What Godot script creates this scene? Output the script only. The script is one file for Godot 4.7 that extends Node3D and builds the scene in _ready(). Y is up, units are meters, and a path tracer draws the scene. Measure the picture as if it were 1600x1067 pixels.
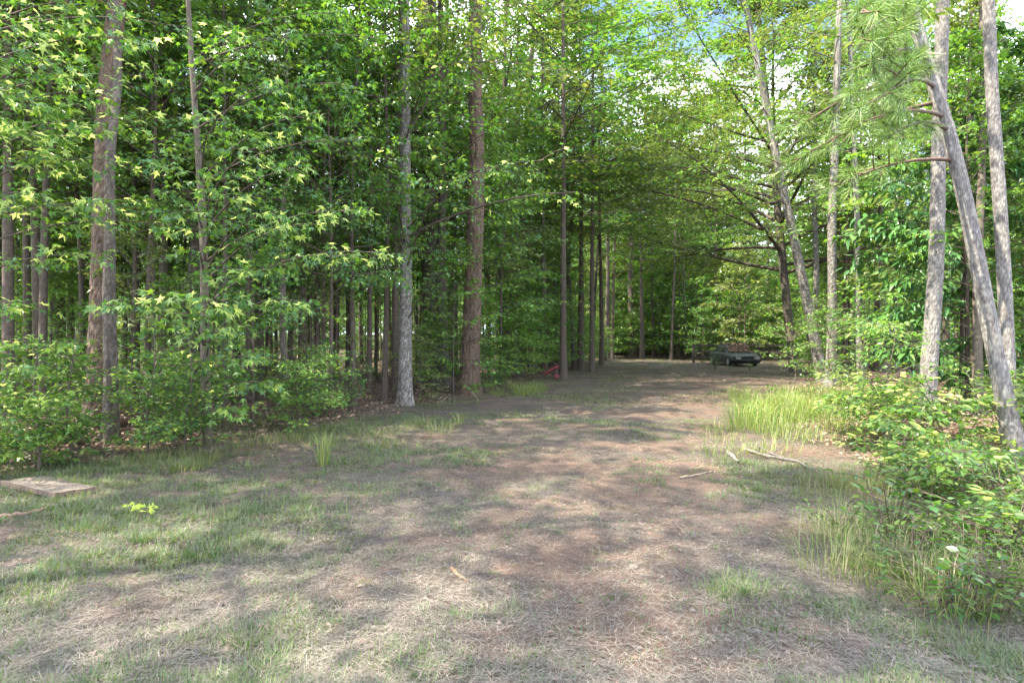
extends Node3D
# A clearing track running into dense Southern woodland: pines and sweetgums, an old car at the far end.

const FOCAL := 900.0          # lens, in pixels of the 1600 x 1067 photograph
const MID := Vector2(800.0, 533.5)
const EYE := Vector3(0, 1.55, 0)

var rough := FastNoiseLite.new()
var fine := FastNoiseLite.new()
var taken := {}
var M := {}

# ------------------------------------------------------------------ helpers
class MB:
	var v := PackedVector3Array()
	var n := PackedVector3Array()
	var c := PackedColorArray()
	var ix := PackedInt32Array()

	func shape(t: PackedVector3Array, ti: PackedInt32Array, b: Basis, o: Vector3, col: Color) -> void:
		var s := v.size()
		for p in t:
			v.append(b * p + o)
			c.append(col)
		for i in ti:
			ix.append(s + i)

	func tri(a: Vector3, b: Vector3, d: Vector3, col: Color) -> void:
		var s := v.size()
		v.append(a); v.append(b); v.append(d)
		c.append(col); c.append(col); c.append(col)
		ix.append(s); ix.append(s + 1); ix.append(s + 2)

	func quad(a: Vector3, b: Vector3, d: Vector3, e: Vector3, col: Color) -> void:
		tri(a, b, d, col)
		tri(a, d, e, col)

	func box(b: Basis, o: Vector3, size: Vector3, col: Color) -> void:
		var h := size * 0.5
		var p := []
		for k in 8:
			p.append(b * Vector3(h.x if k & 1 else -h.x, h.y if k & 2 else -h.y, h.z if k & 4 else -h.z) + o)
		for q in [[0, 2, 3, 1], [4, 5, 7, 6], [0, 4, 6, 2], [1, 3, 7, 5], [2, 6, 7, 3], [0, 1, 5, 4]]:
			quad(p[q[0]], p[q[1]], p[q[2]], p[q[3]], col)

	# a tapering tube through pts; normals come later, from the faces
	func tube(pts: Array, rad: Array, sides: int, col: Color) -> void:
		var s := v.size()
		var m := pts.size()
		var side := Vector3.RIGHT
		for i in m:
			var d: Vector3 = (pts[mini(i + 1, m - 1)] - pts[maxi(i - 1, 0)]).normalized()
			side = (side - d * side.dot(d))
			if side.length() < 0.01:
				side = d.cross(Vector3(0.3, 0.2, 0.9))
			side = side.normalized()
			var up := d.cross(side)
			for k in sides:
				var a := TAU * k / sides
				var r: Vector3 = side * cos(a) + up * sin(a)
				v.append(pts[i] + r * rad[i])
				n.append(r)
				c.append(col)
		for i in m - 1:
			for k in sides:
				var k2 := (k + 1) % sides
				var a := s + i * sides + k
				var b := s + i * sides + k2
				ix.append_array([a, a + sides, b, b, a + sides, b + sides])

	func mesh(smooth := false) -> ArrayMesh:
		var arr := []
		arr.resize(Mesh.ARRAY_MAX)
		arr[Mesh.ARRAY_VERTEX] = v
		if smooth and n.size() == v.size():
			arr[Mesh.ARRAY_NORMAL] = n
		arr[Mesh.ARRAY_COLOR] = c
		arr[Mesh.ARRAY_INDEX] = ix
		var m := ArrayMesh.new()
		m.add_surface_from_arrays(Mesh.PRIMITIVE_TRIANGLES, arr)
		return m

func gen(s: int) -> RandomNumberGenerator:
	var r := RandomNumberGenerator.new()
	r.seed = s * 7919 + 13
	return r

func numbered(called: String) -> String:
	taken[called] = taken.get(called, -1) + 1
	return called if taken[called] == 0 else "%s_%03d" % [called, taken[called]]

func thing(called: String, label: String, category: String, at := Vector3.ZERO, group := "") -> Node3D:
	var o := Node3D.new()
	o.name = numbered(called)
	add_child(o)
	o.position = at
	o.set_meta("label", label)
	o.set_meta("category", category)
	if group:
		o.set_meta("group", group)
	return o

func part(called: String, mesh: Mesh, mat: Material, parent: Node3D, at := Vector3.ZERO) -> MeshInstance3D:
	var o := MeshInstance3D.new()
	o.name = called
	o.mesh = mesh
	o.material_override = mat
	parent.add_child(o, true)
	o.position = at
	return o

func ramp(t: Array, d: float) -> float:
	if d <= t[0][0]:
		return t[0][1]
	for i in t.size() - 1:
		if d <= t[i + 1][0]:
			return lerpf(t[i][1], t[i + 1][1], (d - t[i][0]) / (t[i + 1][0] - t[i][0]))
	return t[-1][1]

# edges of the open track, as x at each distance in front of the camera
const LEFT_EDGE := [[0, -9.0], [5, -6.6], [7.5, -5.6], [9, -4.3], [13, -2.4], [16, -1.3], [21, 0.6], [33, 3.7], [48, 7.5], [60, 11.0]]
const RIGHT_EDGE := [[0, 4.6], [5, 4.7], [7.5, 4.5], [9, 4.8], [13, 6.4], [21, 10.6], [31, 16.0], [40, 20.0], [52, 20.0], [60, 15.0]]

func beside(x: float, z: float) -> float:      # metres outside the open track, 0 on it
	var d := -z
	if d > 57.0:
		return maxf(d - 57.0, maxf(ramp(LEFT_EDGE, d) - x, x - ramp(RIGHT_EDGE, d)))
	return maxf(0.0, maxf(ramp(LEFT_EDGE, d) - x, x - ramp(RIGHT_EDGE, d)))

func height(x: float, z: float) -> float:
	var s := beside(x, z)
	var h := 0.22 * smoothstep(0.0, 2.6, s) + rough.get_noise_2d(x * 0.9, z * 0.9) * 0.07
	h += fine.get_noise_2d(x * 3.0, z * 3.0) * 0.022 + fine.get_noise_2d(x * 11.0 + 5.0, z * 11.0) * 0.006
	return h + maxf(0.0, -z - 52.0) * 0.022

func on_ground(x: float, z: float) -> Vector3:
	return Vector3(x, height(x, z), z)

func ray(px: float, py: float) -> Vector3:
	return Vector3((px - MID.x) / FOCAL, (MID.y - py) / FOCAL, -1.0)

func ground_at(px: float, py: float) -> Vector3:
	var r := ray(px, py)
	var d := EYE.y / maxf(-r.y, 0.01)
	for i in 12:
		var p := EYE + r * d
		d = lerpf(d, (EYE.y - height(p.x, p.z)) / maxf(-r.y, 0.01), 0.7)
	var q := EYE + r * d
	return on_ground(q.x, q.z)

func at_depth(px: float, py: float, d: float) -> Vector3:
	return EYE + ray(px, py) * d

# ------------------------------------------------------------------ leaves
var STAR: Array       # sweetgum star
var STAR_FAR: Array
var OVAL: Array
var ROUND: Array
var DIAMOND: Array

func fan(points: Array, hub: Vector3) -> Array:
	var v := PackedVector3Array([hub])
	var ix := PackedInt32Array()
	for p in points:
		v.append(p)
	for i in points.size():
		ix.append_array([0, 1 + (i + 1) % points.size(), 1 + i])
	return [v, ix]

func make_templates() -> void:
	var pts := []
	for k in [[-118, 0.62], [-92, 0.34], [-60, 0.9], [-30, 0.38], [0, 1.0], [30, 0.38], [60, 0.9], [92, 0.34], [118, 0.62], [180, 0.10]]:
		var a := deg_to_rad(k[0])
		var r: float = k[1]
		pts.append(Vector3(sin(a) * r * 0.6, -0.16 * r * r, cos(a) * r * 0.6 + 0.22))
	STAR = fan(pts, Vector3(0, 0.0, 0.22))
	STAR_FAR = [PackedVector3Array([Vector3(0, 0, 0), Vector3(-0.52, -0.1, 0.36), Vector3(-0.16, 0, 0.42), Vector3(0, -0.14, 0.85), Vector3(0.16, 0, 0.42), Vector3(0.52, -0.1, 0.36)]), PackedInt32Array([0, 2, 1, 2, 4, 3, 0, 4, 2, 0, 5, 4])]
	OVAL = [PackedVector3Array([Vector3(0, 0, 0), Vector3(-0.16, 0.05, 0.28), Vector3(-0.17, 0.03, 0.6), Vector3(0, -0.16, 1.0), Vector3(0.17, 0.03, 0.6), Vector3(0.16, 0.05, 0.28), Vector3(0, 0, 0.3), Vector3(0, -0.04, 0.64)]), PackedInt32Array([0, 6, 1, 1, 6, 7, 1, 7, 2, 2, 7, 3, 3, 7, 4, 4, 7, 6, 4, 6, 5, 5, 6, 0])]
	ROUND = [PackedVector3Array([Vector3(0, 0, 0), Vector3(-0.27, 0.05, 0.22), Vector3(-0.31, 0.03, 0.52), Vector3(-0.15, -0.03, 0.82), Vector3(0, -0.1, 1.0), Vector3(0.15, -0.03, 0.82), Vector3(0.31, 0.03, 0.52), Vector3(0.27, 0.05, 0.22), Vector3(0, 0, 0.35), Vector3(0, -0.03, 0.7)]), PackedInt32Array([0, 8, 1, 1, 8, 2, 2, 8, 9, 2, 9, 3, 3, 9, 4, 4, 9, 5, 5, 9, 6, 6, 9, 8, 6, 8, 7, 7, 8, 0])]
	DIAMOND = [PackedVector3Array([Vector3(0, 0, 0), Vector3(-0.26, 0.05, 0.45), Vector3(0, -0.08, 1.0), Vector3(0.26, 0.05, 0.45)]), PackedInt32Array([0, 2, 1, 0, 3, 2])]

func leaf_basis(fwd: Vector3, up: Vector3, size: float) -> Basis:
	var z := fwd.normalized()
	var x := up.cross(z)
	if x.length() < 0.05:
		x = Vector3(0.7, 0.1, 0.6).cross(z)
	x = x.normalized()
	return Basis(x * size, z.cross(x) * size, z * size)

func jitter(r: RandomNumberGenerator, k: float) -> Vector3:
	return Vector3(r.randf_range(-k, k), r.randf_range(-k, k), r.randf_range(-k, k))

func shade_of(pal: Array, r: RandomNumberGenerator) -> Color:
	var c: Color = pal[r.randi() % pal.size()]
	var k := r.randf_range(0.78, 1.22)
	return Color(c.r * k * r.randf_range(0.88, 1.14), c.g * k, c.b * k)

# leaf colours (linear)
const GUM := [Color(0.125, 0.251, 0.068), Color(0.155, 0.284, 0.068), Color(0.095, 0.211, 0.076), Color(0.196, 0.317, 0.061), Color(0.089, 0.198, 0.084)]
const OAK := [Color(0.158, 0.218, 0.079), Color(0.185, 0.231, 0.079), Color(0.132, 0.191, 0.073), Color(0.211, 0.231, 0.092)]
const MAPLE := [Color(0.149, 0.297, 0.068), Color(0.196, 0.337, 0.068), Color(0.131, 0.264, 0.076), Color(0.226, 0.343, 0.076)]
const LAUREL := [Color(0.050, 0.138, 0.035), Color(0.061, 0.154, 0.039), Color(0.055, 0.143, 0.046), Color(0.083, 0.182, 0.039)]
const VINE := [Color(0.077, 0.175, 0.034), Color(0.099, 0.200, 0.037), Color(0.063, 0.150, 0.037), Color(0.135, 0.210, 0.039), Color(0.059, 0.135, 0.039), Color(0.086, 0.160, 0.046)]
const NEEDLE := [Color(0.142, 0.250, 0.053), Color(0.166, 0.275, 0.059), Color(0.119, 0.219, 0.053), Color(0.202, 0.275, 0.075)]
const BARK := Color(0.15, 0.115, 0.09)
const PINE_BARK := Color(0.17, 0.115, 0.08)

# ------------------------------------------------------------------ tree generators
# a limb from a towards b, with twigs along it; leaves are collected as [Transform3D, Color]
func limb(bark: MB, a: Vector3, b: Vector3, r0: float, bow: float, col: Color, sides := 5) -> Array:
	var pts := []
	var rad := []
	for i in 7:
		var t := i / 6.0
		pts.append(a.lerp(b, t) + Vector3(0, bow * 4.0 * t * (1.0 - t), 0))
		rad.append(lerpf(r0, r0 * 0.22, t))
	bark.tube(pts, rad, sides, col)
	return pts

func along(pts: Array, t: float) -> Vector3:
	var f := clampf(t, 0.0, 0.9999) * (pts.size() - 1)
	var i := int(f)
	return pts[i].lerp(pts[i + 1], f - i)

func spray(r: RandomNumberGenerator, bark: MB, leaves: Array, a: Vector3, b: Vector3, r0: float, bow: float, twigs: int, per: int, tl: float, ls: float, pal: Array, droop := 0.25, from := 0.25, flat := 0.85) -> void:
	var bc := BARK
	var pts := limb(bark, a, b, r0, bow, bc)
	var dir := (b - a).normalized()
	var out := Vector3(dir.x, 0, dir.z)
	if out.length() < 0.2:
		out = Vector3(r.randf_range(-1, 1), 0, r.randf_range(-1, 1))
	out = out.normalized()
	for k in twigs:
		var t := from + (1.0 - from) * (k + r.randf()) / twigs
		var p := along(pts, t)
		var turn := (1.0 if k % 2 else -1.0) * r.randf_range(0.35, 1.25)
		if k == twigs - 1:
			turn *= 0.2
		var d := (out.rotated(Vector3.UP, turn) + Vector3(0, r.randf_range(-0.25, 0.3) + dir.y * 0.4, 0)).normalized()
		var e := p + d * tl * r.randf_range(0.6, 1.2) * (1.15 - 0.4 * t) - Vector3(0, droop * tl * r.randf(), 0)
		bark.tube([p, p.lerp(e, 0.5) + Vector3(0, 0.05 * tl, 0), e], [maxf(r0 * 0.22, 0.004), maxf(r0 * 0.14, 0.003), 0.002], 3, bc)
		for j in per:
			var u := 0.15 + 0.85 * (j + r.randf()) / per
			var q := p.lerp(e, u)
			var ld := (d.rotated(Vector3.UP, r.randf_range(-1.5, 1.5)) + Vector3(0, r.randf_range(-0.55, 0.25) - droop * 0.6, 0)).normalized()
			var o := q + ld * ls * r.randf_range(0.25, 0.9) + jitter(r, ls * 0.35)
			var lb := leaf_basis(ld, Vector3.UP + jitter(r, flat), ls * r.randf_range(0.55, 1.25))
			lb.x *= r.randf_range(0.6, 1.08)          # folded or open
			lb.y *= r.randf_range(-0.6, 3.0)          # cupped, flat or drooping
			leaves.append([Transform3D(lb, o), shade_of(pal, r)])

func gen_broadleaf(s: int, H: float, r0: float, cb: float, cr: float, limbs: int, subs: int, per: int, ls: float, tmpl: Array, pal: Array, bark_col: Color, open := 0.0) -> Dictionary:
	var r := gen(s)
	var bark := MB.new()
	var tr := MB.new()
	var lf := MB.new()
	var pts := []
	var rad := []
	var wx := r.randf_range(-0.35, 0.35) * r0 * 8.0
	var wz := r.randf_range(-0.35, 0.35) * r0 * 8.0
	for i in 13:
		var t := i / 12.0
		pts.append(Vector3(sin(t * 5.0 + s) * wx * t, t * H - 0.25 * (1.0 - t), sin(t * 4.0 + s * 2.0) * wz * t))
		rad.append(r0 * (1.0 - 0.86 * t) * (1.35 if i == 0 else 1.0))
	tr.tube(pts, rad, 12, bark_col)
	for i in limbs:
		var u := (i + r.randf()) / limbs
		if r.randf() < open * 0.5:
			continue
		var t := lerpf(cb / H, 0.98, u)
		var p := along(pts, t)
		var az := i * 2.4 + r.randf_range(-0.5, 0.5)
		var L := cr * (0.55 + 0.45 * sin(PI * minf(1.0, u * 1.1 + 0.12))) * (1.0 - 0.62 * u * u) * r.randf_range(0.7, 1.2)
		var el := lerpf(0.12, 0.95, u) + r.randf_range(-0.2, 0.25)
		var d := Vector3(cos(az) * cos(el), sin(el), sin(az) * cos(el))
		var lv := []
		spray(r, bark, lv, p, p + d * L, maxf(0.012, r0 * 0.42 * (1.0 - t * 0.6)), r.randf_range(-0.03, 0.08) * L, subs, per, L * 0.5 + 0.25, ls, pal, 0.32, 0.22, 0.95)
		for e in lv:
			lf.shape(tmpl[0], tmpl[1], e[0].basis, e[0].origin, e[1])
	return {"trunk": tr.mesh(true), "limb": bark.mesh(true), "crown": lf.mesh(), "H": H}

func tuft(r: RandomNumberGenerator, mb: MB, p: Vector3, d: Vector3, count: int, len: float, w: float, pal: Array) -> void:
	var a := d.cross(Vector3(0.31, 0.2, 0.93)).normalized()
	var b := d.cross(a)
	for i in count:
		var th := r.randf() * TAU
		var sp := r.randf_range(0.15, 1.35)
		var n := (d * cos(sp) + (a * cos(th) + b * sin(th)) * sin(sp)).normalized()
		var o := p - d * r.randf() * len * 0.7
		var s := n.cross(Vector3(r.randf_range(-1, 1), r.randf_range(-1, 1), r.randf_range(-1, 1))).normalized() * w
		var L := len * r.randf_range(0.75, 1.1)
		mb.tri(o - s, o + s, o + n * L - Vector3(0, L * 0.12, 0), shade_of(pal, r))

func gen_pine(s: int, H: float, r0: float, cb: float, cr: float, limbs: int, tufts: int, needles: int, len: float, w: float) -> Dictionary:
	var r := gen(s)
	var bark := MB.new()
	var tr := MB.new()
	var nd := MB.new()
	var pts := []
	var rad := []
	for i in 13:
		var t := i / 12.0
		pts.append(Vector3(sin(t * 3.0 + s) * 0.25 * t, t * H - 0.25 * (1.0 - t), cos(t * 2.6 + s) * 0.25 * t))
		rad.append(r0 * (1.0 - 0.8 * t) * (1.3 if i == 0 else 1.0))
	tr.tube(pts, rad, 12, PINE_BARK)
	for i in limbs:
		var u := (i + r.randf()) / limbs
		var t := lerpf(cb / H, 0.99, u)
		var p := along(pts, t)
		var az := i * 2.4 + r.randf_range(-0.5, 0.5)
		var L := cr * (1.0 - 0.75 * u) * r.randf_range(0.6, 1.15)
		var el := lerpf(-0.05, 0.8, u) + r.randf_range(-0.15, 0.2)
		var d := Vector3(cos(az) * cos(el), sin(el), sin(az) * cos(el))
		var lp := limb(bark, p, p + d * L, maxf(0.015, r0 * 0.3 * (1.0 - t * 0.6)), -0.06 * L, BARK)
		for k in tufts:
			var q := along(lp, r.randf_range(0.4, 1.0))
			var td := (d + jitter(r, 0.9) + Vector3(0, 0.35, 0)).normalized()
			var e := q + td * r.randf_range(0.2, 0.55) * minf(1.0, L * 0.4)
			bark.tube([q, e], [0.008, 0.004], 3, BARK)
			tuft(r, nd, e, td, needles, len, w, NEEDLE)
	return {"trunk": tr.mesh(true), "limb": bark.mesh(true), "crown": nd.mesh(), "H": H}

func gen_shrub(s: int, h: float, w: float, stems: int, subs: int, per: int, ls: float, tmpl: Array, pal: Array) -> Dictionary:
	var r := gen(s)
	var bark := MB.new()
	var lf := MB.new()
	for i in stems:
		var az := i * 2.4 + r.randf()
		var a := Vector3(cos(az), 0, sin(az)) * r.randf() * 0.12 * w - Vector3(0, 0.05, 0)
		var b := Vector3(cos(az) * w * r.randf_range(0.25, 1.0), h * r.randf_range(0.45, 1.05), sin(az) * w * r.randf_range(0.25, 1.0))
		var lv := []
		spray(r, bark, lv, a, b, 0.008 + 0.004 * h, r.randf_range(0.02, 0.12) * h, subs, per, 0.22 + 0.2 * w, ls, pal, 0.3, 0.15, 0.9)
		for e in lv:
			lf.shape(tmpl[0], tmpl[1], e[0].basis, e[0].origin, e[1])
	return {"trunk": bark.mesh(true), "crown": lf.mesh(), "H": h}

# a thick trunk near the camera: bark plates and furrows are real relief
func bark_trunk(s: int, base: Vector3, dir: Vector3, len: float, r0: float, r1: float, kind: String, sides: int) -> Dictionary:
	var r := gen(s)
	var cell := FastNoiseLite.new()
	cell.noise_type = FastNoiseLite.TYPE_CELLULAR
	cell.cellular_return_type = FastNoiseLite.RETURN_DISTANCE2_SUB
	cell.seed = s
	cell.frequency = 1.0
	cell.cellular_jitter = 1.0
	var tone := FastNoiseLite.new()
	tone.seed = s + 50
	tone.frequency = 1.0
	tone.fractal_octaves = 4
	var step := 0.035
	var rows := int(minf(len, 9.0) / step)
	var mb := MB.new()
	var pts := []
	var d := dir.normalized()
	var bend := Vector3(r.randf_range(-1, 1), 0, r.randf_range(-1, 1)) * 0.11
	var px := Vector3.RIGHT - d * d.x
	px = px.normalized()
	var pz := px.cross(d)
	var cell_w: float = {"pine": 0.085, "grey": 0.06, "scaly": 0.05, "dark": 0.07}[kind]
	var deep: float = {"pine": 0.058, "grey": 0.036, "scaly": 0.03, "dark": 0.042}[kind] * clampf(r0 / 0.2, 0.35, 1.2)
	cell_w *= clampf(r0 / 0.2, 0.5, 1.3)
	var plate := FastNoiseLite.new()
	plate.noise_type = FastNoiseLite.TYPE_CELLULAR
	plate.cellular_return_type = FastNoiseLite.RETURN_CELL_VALUE
	plate.seed = s
	plate.frequency = 1.0
	plate.cellular_jitter = 1.0
	var ys := []
	for i in rows + 1:
		ys.append(-0.35 + i * step)
	var y: float = ys[-1]
	while y < len:
		y += 0.5
		ys.append(y)
	for y2 in ys:
		var t: float = clampf(y2 / len, 0.0, 1.0)
		var c: Vector3 = d * y2 + bend * (sin(t * 7.0 + s) + 0.35 * sin(t * 19.0 + s * 3)) * minf(1.0, y2 * 0.2 + 0.05)
		var flare: float = 1.0 + 0.38 * exp(-maxf(y2, 0.0) * 4.0) + 0.12 * exp(-maxf(y2, 0.0) * 0.9)
		var rr: float = lerpf(r0, r1, t) * flare
		pts.append(c)
		for k in sides:
			var a := TAU * k / sides
			var nrm := px * cos(a) + pz * sin(a)
			var q := nrm * rr
			var q2: Vector3 = Vector3(q.x, y2 * (0.42 if kind != "scaly" else 0.7), q.z) / cell_w
			var furrow := clampf(cell.get_noise_3dv(q2) + 1.0, 0.0, 0.9) / 0.9
			var lobes: float = 1.0 + 0.10 * sin(a * 5.0 + s) * exp(-maxf(y2, 0.0) * 3.0) + 0.03 * sin(a * 3.0 + s + y2 * 0.8)
			mb.v.append(c + nrm * (rr * lobes + deep * (sqrt(furrow) - 0.7) + 0.004 * tone.get_noise_3d(q.x * 60, y2 * 40, q.z * 60)))
			var m: float = tone.get_noise_3d(q.x * 9.0, y2 * 5.0, q.z * 9.0)
			var w: float = tone.get_noise_3d(q.x * 26.0 + 40.0, y2 * 19.0, q.z * 26.0)
			var col: Color
			if kind == "pine":
				col = Color(0.165, 0.108, 0.075).lerp(Color(0.20, 0.155, 0.12), clampf(0.5 + m * 1.4, 0, 1))
				col = col.lerp(Color(0.27, 0.15, 0.085), clampf(w * 2.4 - 0.1, 0, 0.8))
			elif kind == "grey":
				col = Color(0.20, 0.175, 0.16).lerp(Color(0.29, 0.27, 0.25), clampf(0.5 + m * 1.6, 0, 1))
				col = col.lerp(Color(0.40, 0.39, 0.35), clampf((w - 0.05) * 3.5, 0, 0.85))
			elif kind == "scaly":
				col = Color(0.17, 0.145, 0.12).lerp(Color(0.24, 0.22, 0.19), clampf(0.5 + m * 1.6, 0, 1))
				col = col.lerp(Color(0.48, 0.48, 0.44), clampf((w - 0.14) * 7.0, 0, 0.9))
			else:
				col = Color(0.13, 0.105, 0.085).lerp(Color(0.20, 0.165, 0.135), clampf(0.5 + m * 1.6, 0, 1))
			var pv := 1.0 + 0.45 * plate.get_noise_3dv(q2)      # each plate has its own tone
			mb.c.append(Color(col.r * pv, col.g * pv, col.b * (pv * 0.9 + 0.1)))
	for i in ys.size() - 1:
		for k in sides:
			var k2 := (k + 1) % sides
			var a := i * sides + k
			var b := i * sides + k2
			mb.ix.append_array([a, b, a + sides, b, b + sides, a + sides])
	return {"mesh": mb.mesh(), "pts": pts, "ys": ys}

# ------------------------------------------------------------------ materials
func noise_image(size: int, freq: float, octaves: int, s: int, lo: float, hi: float, stretch := 1.0) -> Image:
	var nn := FastNoiseLite.new()
	nn.seed = s
	nn.frequency = freq
	nn.fractal_octaves = octaves
	var im := nn.get_seamless_image(size, size)
	im.convert(Image.FORMAT_RGB8)
	for y in size:
		for x in size:
			var g := lerpf(lo, hi, im.get_pixel(x, y).r)
			im.set_pixel(x, y, Color(g, g, g))
	return im

func leaf_mat(called: String, rough_: float, back: Color) -> StandardMaterial3D:
	var m := StandardMaterial3D.new()
	m.resource_name = called
	m.vertex_color_use_as_albedo = true
	m.roughness = rough_
	m.cull_mode = BaseMaterial3D.CULL_DISABLED
	m.backlight_enabled = true
	m.backlight = back
	return m

func plain_mat(called: String, col: Color, rough_: float, tex: Texture2D = null, scale := 1.0) -> StandardMaterial3D:
	var m := StandardMaterial3D.new()
	m.resource_name = called
	m.albedo_color = col.linear_to_srgb()
	m.roughness = rough_
	if tex:
		m.albedo_texture = tex
		m.uv1_triplanar = true
		m.uv1_scale = Vector3.ONE * scale
	return m

func make_materials() -> void:
	var grain := ImageTexture.create_from_image(noise_image(512, 0.03, 5, 3, 0.55, 1.0))
	M.grain = grain
	M.leaf = leaf_mat("leaf", 0.34, Color(0.95, 1.0, 0.55))
	M.gloss_leaf = leaf_mat("glossy_leaf", 0.3, Color(0.55, 0.62, 0.3))
	M.needle = leaf_mat("needle", 0.45, Color(0.6, 0.65, 0.4))
	M.grass = leaf_mat("grass", 0.5, Color(0.9, 0.95, 0.55))
	M.straw = leaf_mat("straw", 0.75, Color(0.35, 0.33, 0.28))
	M.litter = leaf_mat("leaf_litter", 0.7, Color(0.2, 0.17, 0.12))
	var bk := StandardMaterial3D.new()
	bk.resource_name = "bark"
	bk.vertex_color_use_as_albedo = true
	bk.roughness = 0.9
	bk.albedo_texture = grain
	bk.uv1_triplanar = true
	bk.uv1_scale = Vector3(2.2, 0.8, 2.2)
	M.bark = bk
	# thatch of dry clippings: short pale and dark straws, drawn at random
	var im := Image.create(1024, 1024, false, Image.FORMAT_RGB8)
	var r := gen(77)
	im.fill(Color(0.62, 0.60, 0.57))
	for k in 26000:
		var p := Vector2(r.randf() * 1024.0, r.randf() * 1024.0)
		var a := r.randf() * TAU
		var d := Vector2(cos(a), sin(a))
		var g := r.randf_range(0.34, 0.98)
		var col := Color(g, g * r.randf_range(0.93, 1.0), g * r.randf_range(0.82, 0.98))
		for j in int(r.randf_range(8, 30)):
			im.set_pixel(posmod(int(p.x), 1024), posmod(int(p.y), 1024), col)
			p += d
			d = d.rotated(r.randf_range(-0.06, 0.06))
	var gm := StandardMaterial3D.new()
	gm.resource_name = "ground"
	gm.vertex_color_use_as_albedo = true
	gm.albedo_texture = ImageTexture.create_from_image(im)
	gm.uv1_triplanar = true
	gm.uv1_world_triplanar = true
	gm.uv1_scale = Vector3.ONE * 0.55
	gm.roughness = 0.95
	M.ground = gm

# ------------------------------------------------------------------ ground
func axis(lo: float, a: float, b: float, hi: float, step: float, grow: float) -> PackedFloat32Array:
	var left := []
	var x := a
	var s := step
	while x > lo:
		s *= grow
		x -= s
		left.push_front(x)
	var out := PackedFloat32Array(left)
	x = a
	while x < b:
		out.append(x)
		x += step
	s = step
	while x < hi:
		out.append(x)
		s *= grow
		x += s
	out.append(x)
	return out

func soil_amount(x: float, z: float) -> float:      # bare red clay
	var k := rough.get_noise_2d(x * 1.7 + 31.0, z * 1.7) + 0.45 * fine.get_noise_2d(x * 4.0, z * 4.0)
	var mid := lerpf(ramp(LEFT_EDGE, -z), ramp(RIGHT_EDGE, -z), 0.68)
	k += 0.34 * exp(-pow((x - mid) / 1.3, 2.0)) - 0.26
	for p in M.clay:
		k += 0.9 * exp(-pow((x - p[0]) / p[2], 2.0) - pow((z - p[1]) / p[3], 2.0))
	return smoothstep(-0.02, 0.3, k)

func green_amount(x: float, z: float) -> float:
	var k := 0.5 + 1.1 * rough.get_noise_2d(x * 1.1 - 60.0, z * 1.1 + 9.0) + 0.5 * fine.get_noise_2d(x * 2.2 + 20.0, z * 2.2)
	var mid := lerpf(ramp(LEFT_EDGE, -z), ramp(RIGHT_EDGE, -z), 0.66)
	k -= 0.38 * exp(-pow((x - mid) / 2.0, 2.0))
	k += 0.15 * smoothstep(-0.5, -3.0, x)
	return clampf(k - 0.5 * soil_amount(x, z), 0.0, 1.0)

func make_ground() -> void:
	M.clay = []
	for q in [[200, 935, 0.30, 0.22], [1075, 735, 0.5, 0.9], [745, 745, 0.9, 0.5], [960, 920, 0.35, 0.3], [950, 880, 0.5, 0.35], [1140, 1010, 0.6, 0.3], [1235, 975, 0.35, 0.2], [300, 1060, 0.2, 0.2], [1020, 790, 0.9, 0.5], [40, 840, 0.25, 0.3], [1290, 710, 0.7, 0.7]]:
		var r := ray(q[0], q[1])
		var d := EYE.y / -r.y
		M.clay.append([r.x * d, -d, q[2], q[3]])
	var xs := axis(-190.0, -8.0, 8.0, 190.0, 0.09, 1.09)
	var zs := axis(-230.0, -15.0, -1.5, 60.0, 0.075, 1.055)
	var mb := MB.new()
	for z in zs:
		for x in xs:
			mb.v.append(on_ground(x, z))
			var s := smoothstep(0.1, 1.6, beside(x, z) + 0.5 * rough.get_noise_2d(x * 2.0, z * 2.0))
			var a := rough.get_noise_2d(x * 2.3, z * 2.3 + 50.0)
			var b := fine.get_noise_2d(x * 5.0 + 9.0, z * 5.0)
			var col := Color(0.117, 0.095, 0.085).lerp(Color(0.167, 0.138, 0.119), clampf(0.5 + a + b * 0.6, 0, 1))
			col = col.lerp(Color(0.234, 0.149, 0.114), soil_amount(x, z) * 0.62)
			col = col.lerp(Color(0.22, 0.145, 0.105).lerp(Color(0.16, 0.12, 0.085), clampf(0.5 + a * 1.5 + b, 0, 1)), s)
			mb.c.append(col)
	var w := xs.size()
	for j in zs.size() - 1:
		for i in w - 1:
			var a := j * w + i
			mb.ix.append_array([a, a + 1, a + w, a + 1, a + w + 1, a + w])
	var o := part("ground", mb.mesh(), M.ground, self)
	o.set_meta("kind", "structure")
	o.set_meta("label", "bare red clay, dry clippings and leaf mould of the track and forest floor")
	o.set_meta("category", "ground")

func stuff(called: String, label: String, category: String, kinds: Array, mat: Material, places: Array) -> void:
	var mb := MB.new()
	for k in kinds.size():
		for t in places[k]:
			mb.shape(kinds[k].v, kinds[k].ix, t.basis, t.origin, Color.WHITE)
	mb.c.resize(0)
	for k in kinds.size():
		for t in places[k]:
			mb.c.append_array(kinds[k].c)
	var o := part(numbered(called), mb.mesh(), mat, self)
	o.set_meta("label", label)
	o.set_meta("category", category)
	o.set_meta("kind", "stuff")

func set_down(x: float, z: float, r: RandomNumberGenerator, k: float, ky := 1.0) -> Transform3D:
	return Transform3D(Basis(Vector3.UP, r.randf() * TAU).scaled(Vector3(k, k * ky, k)), on_ground(x, z))

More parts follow.
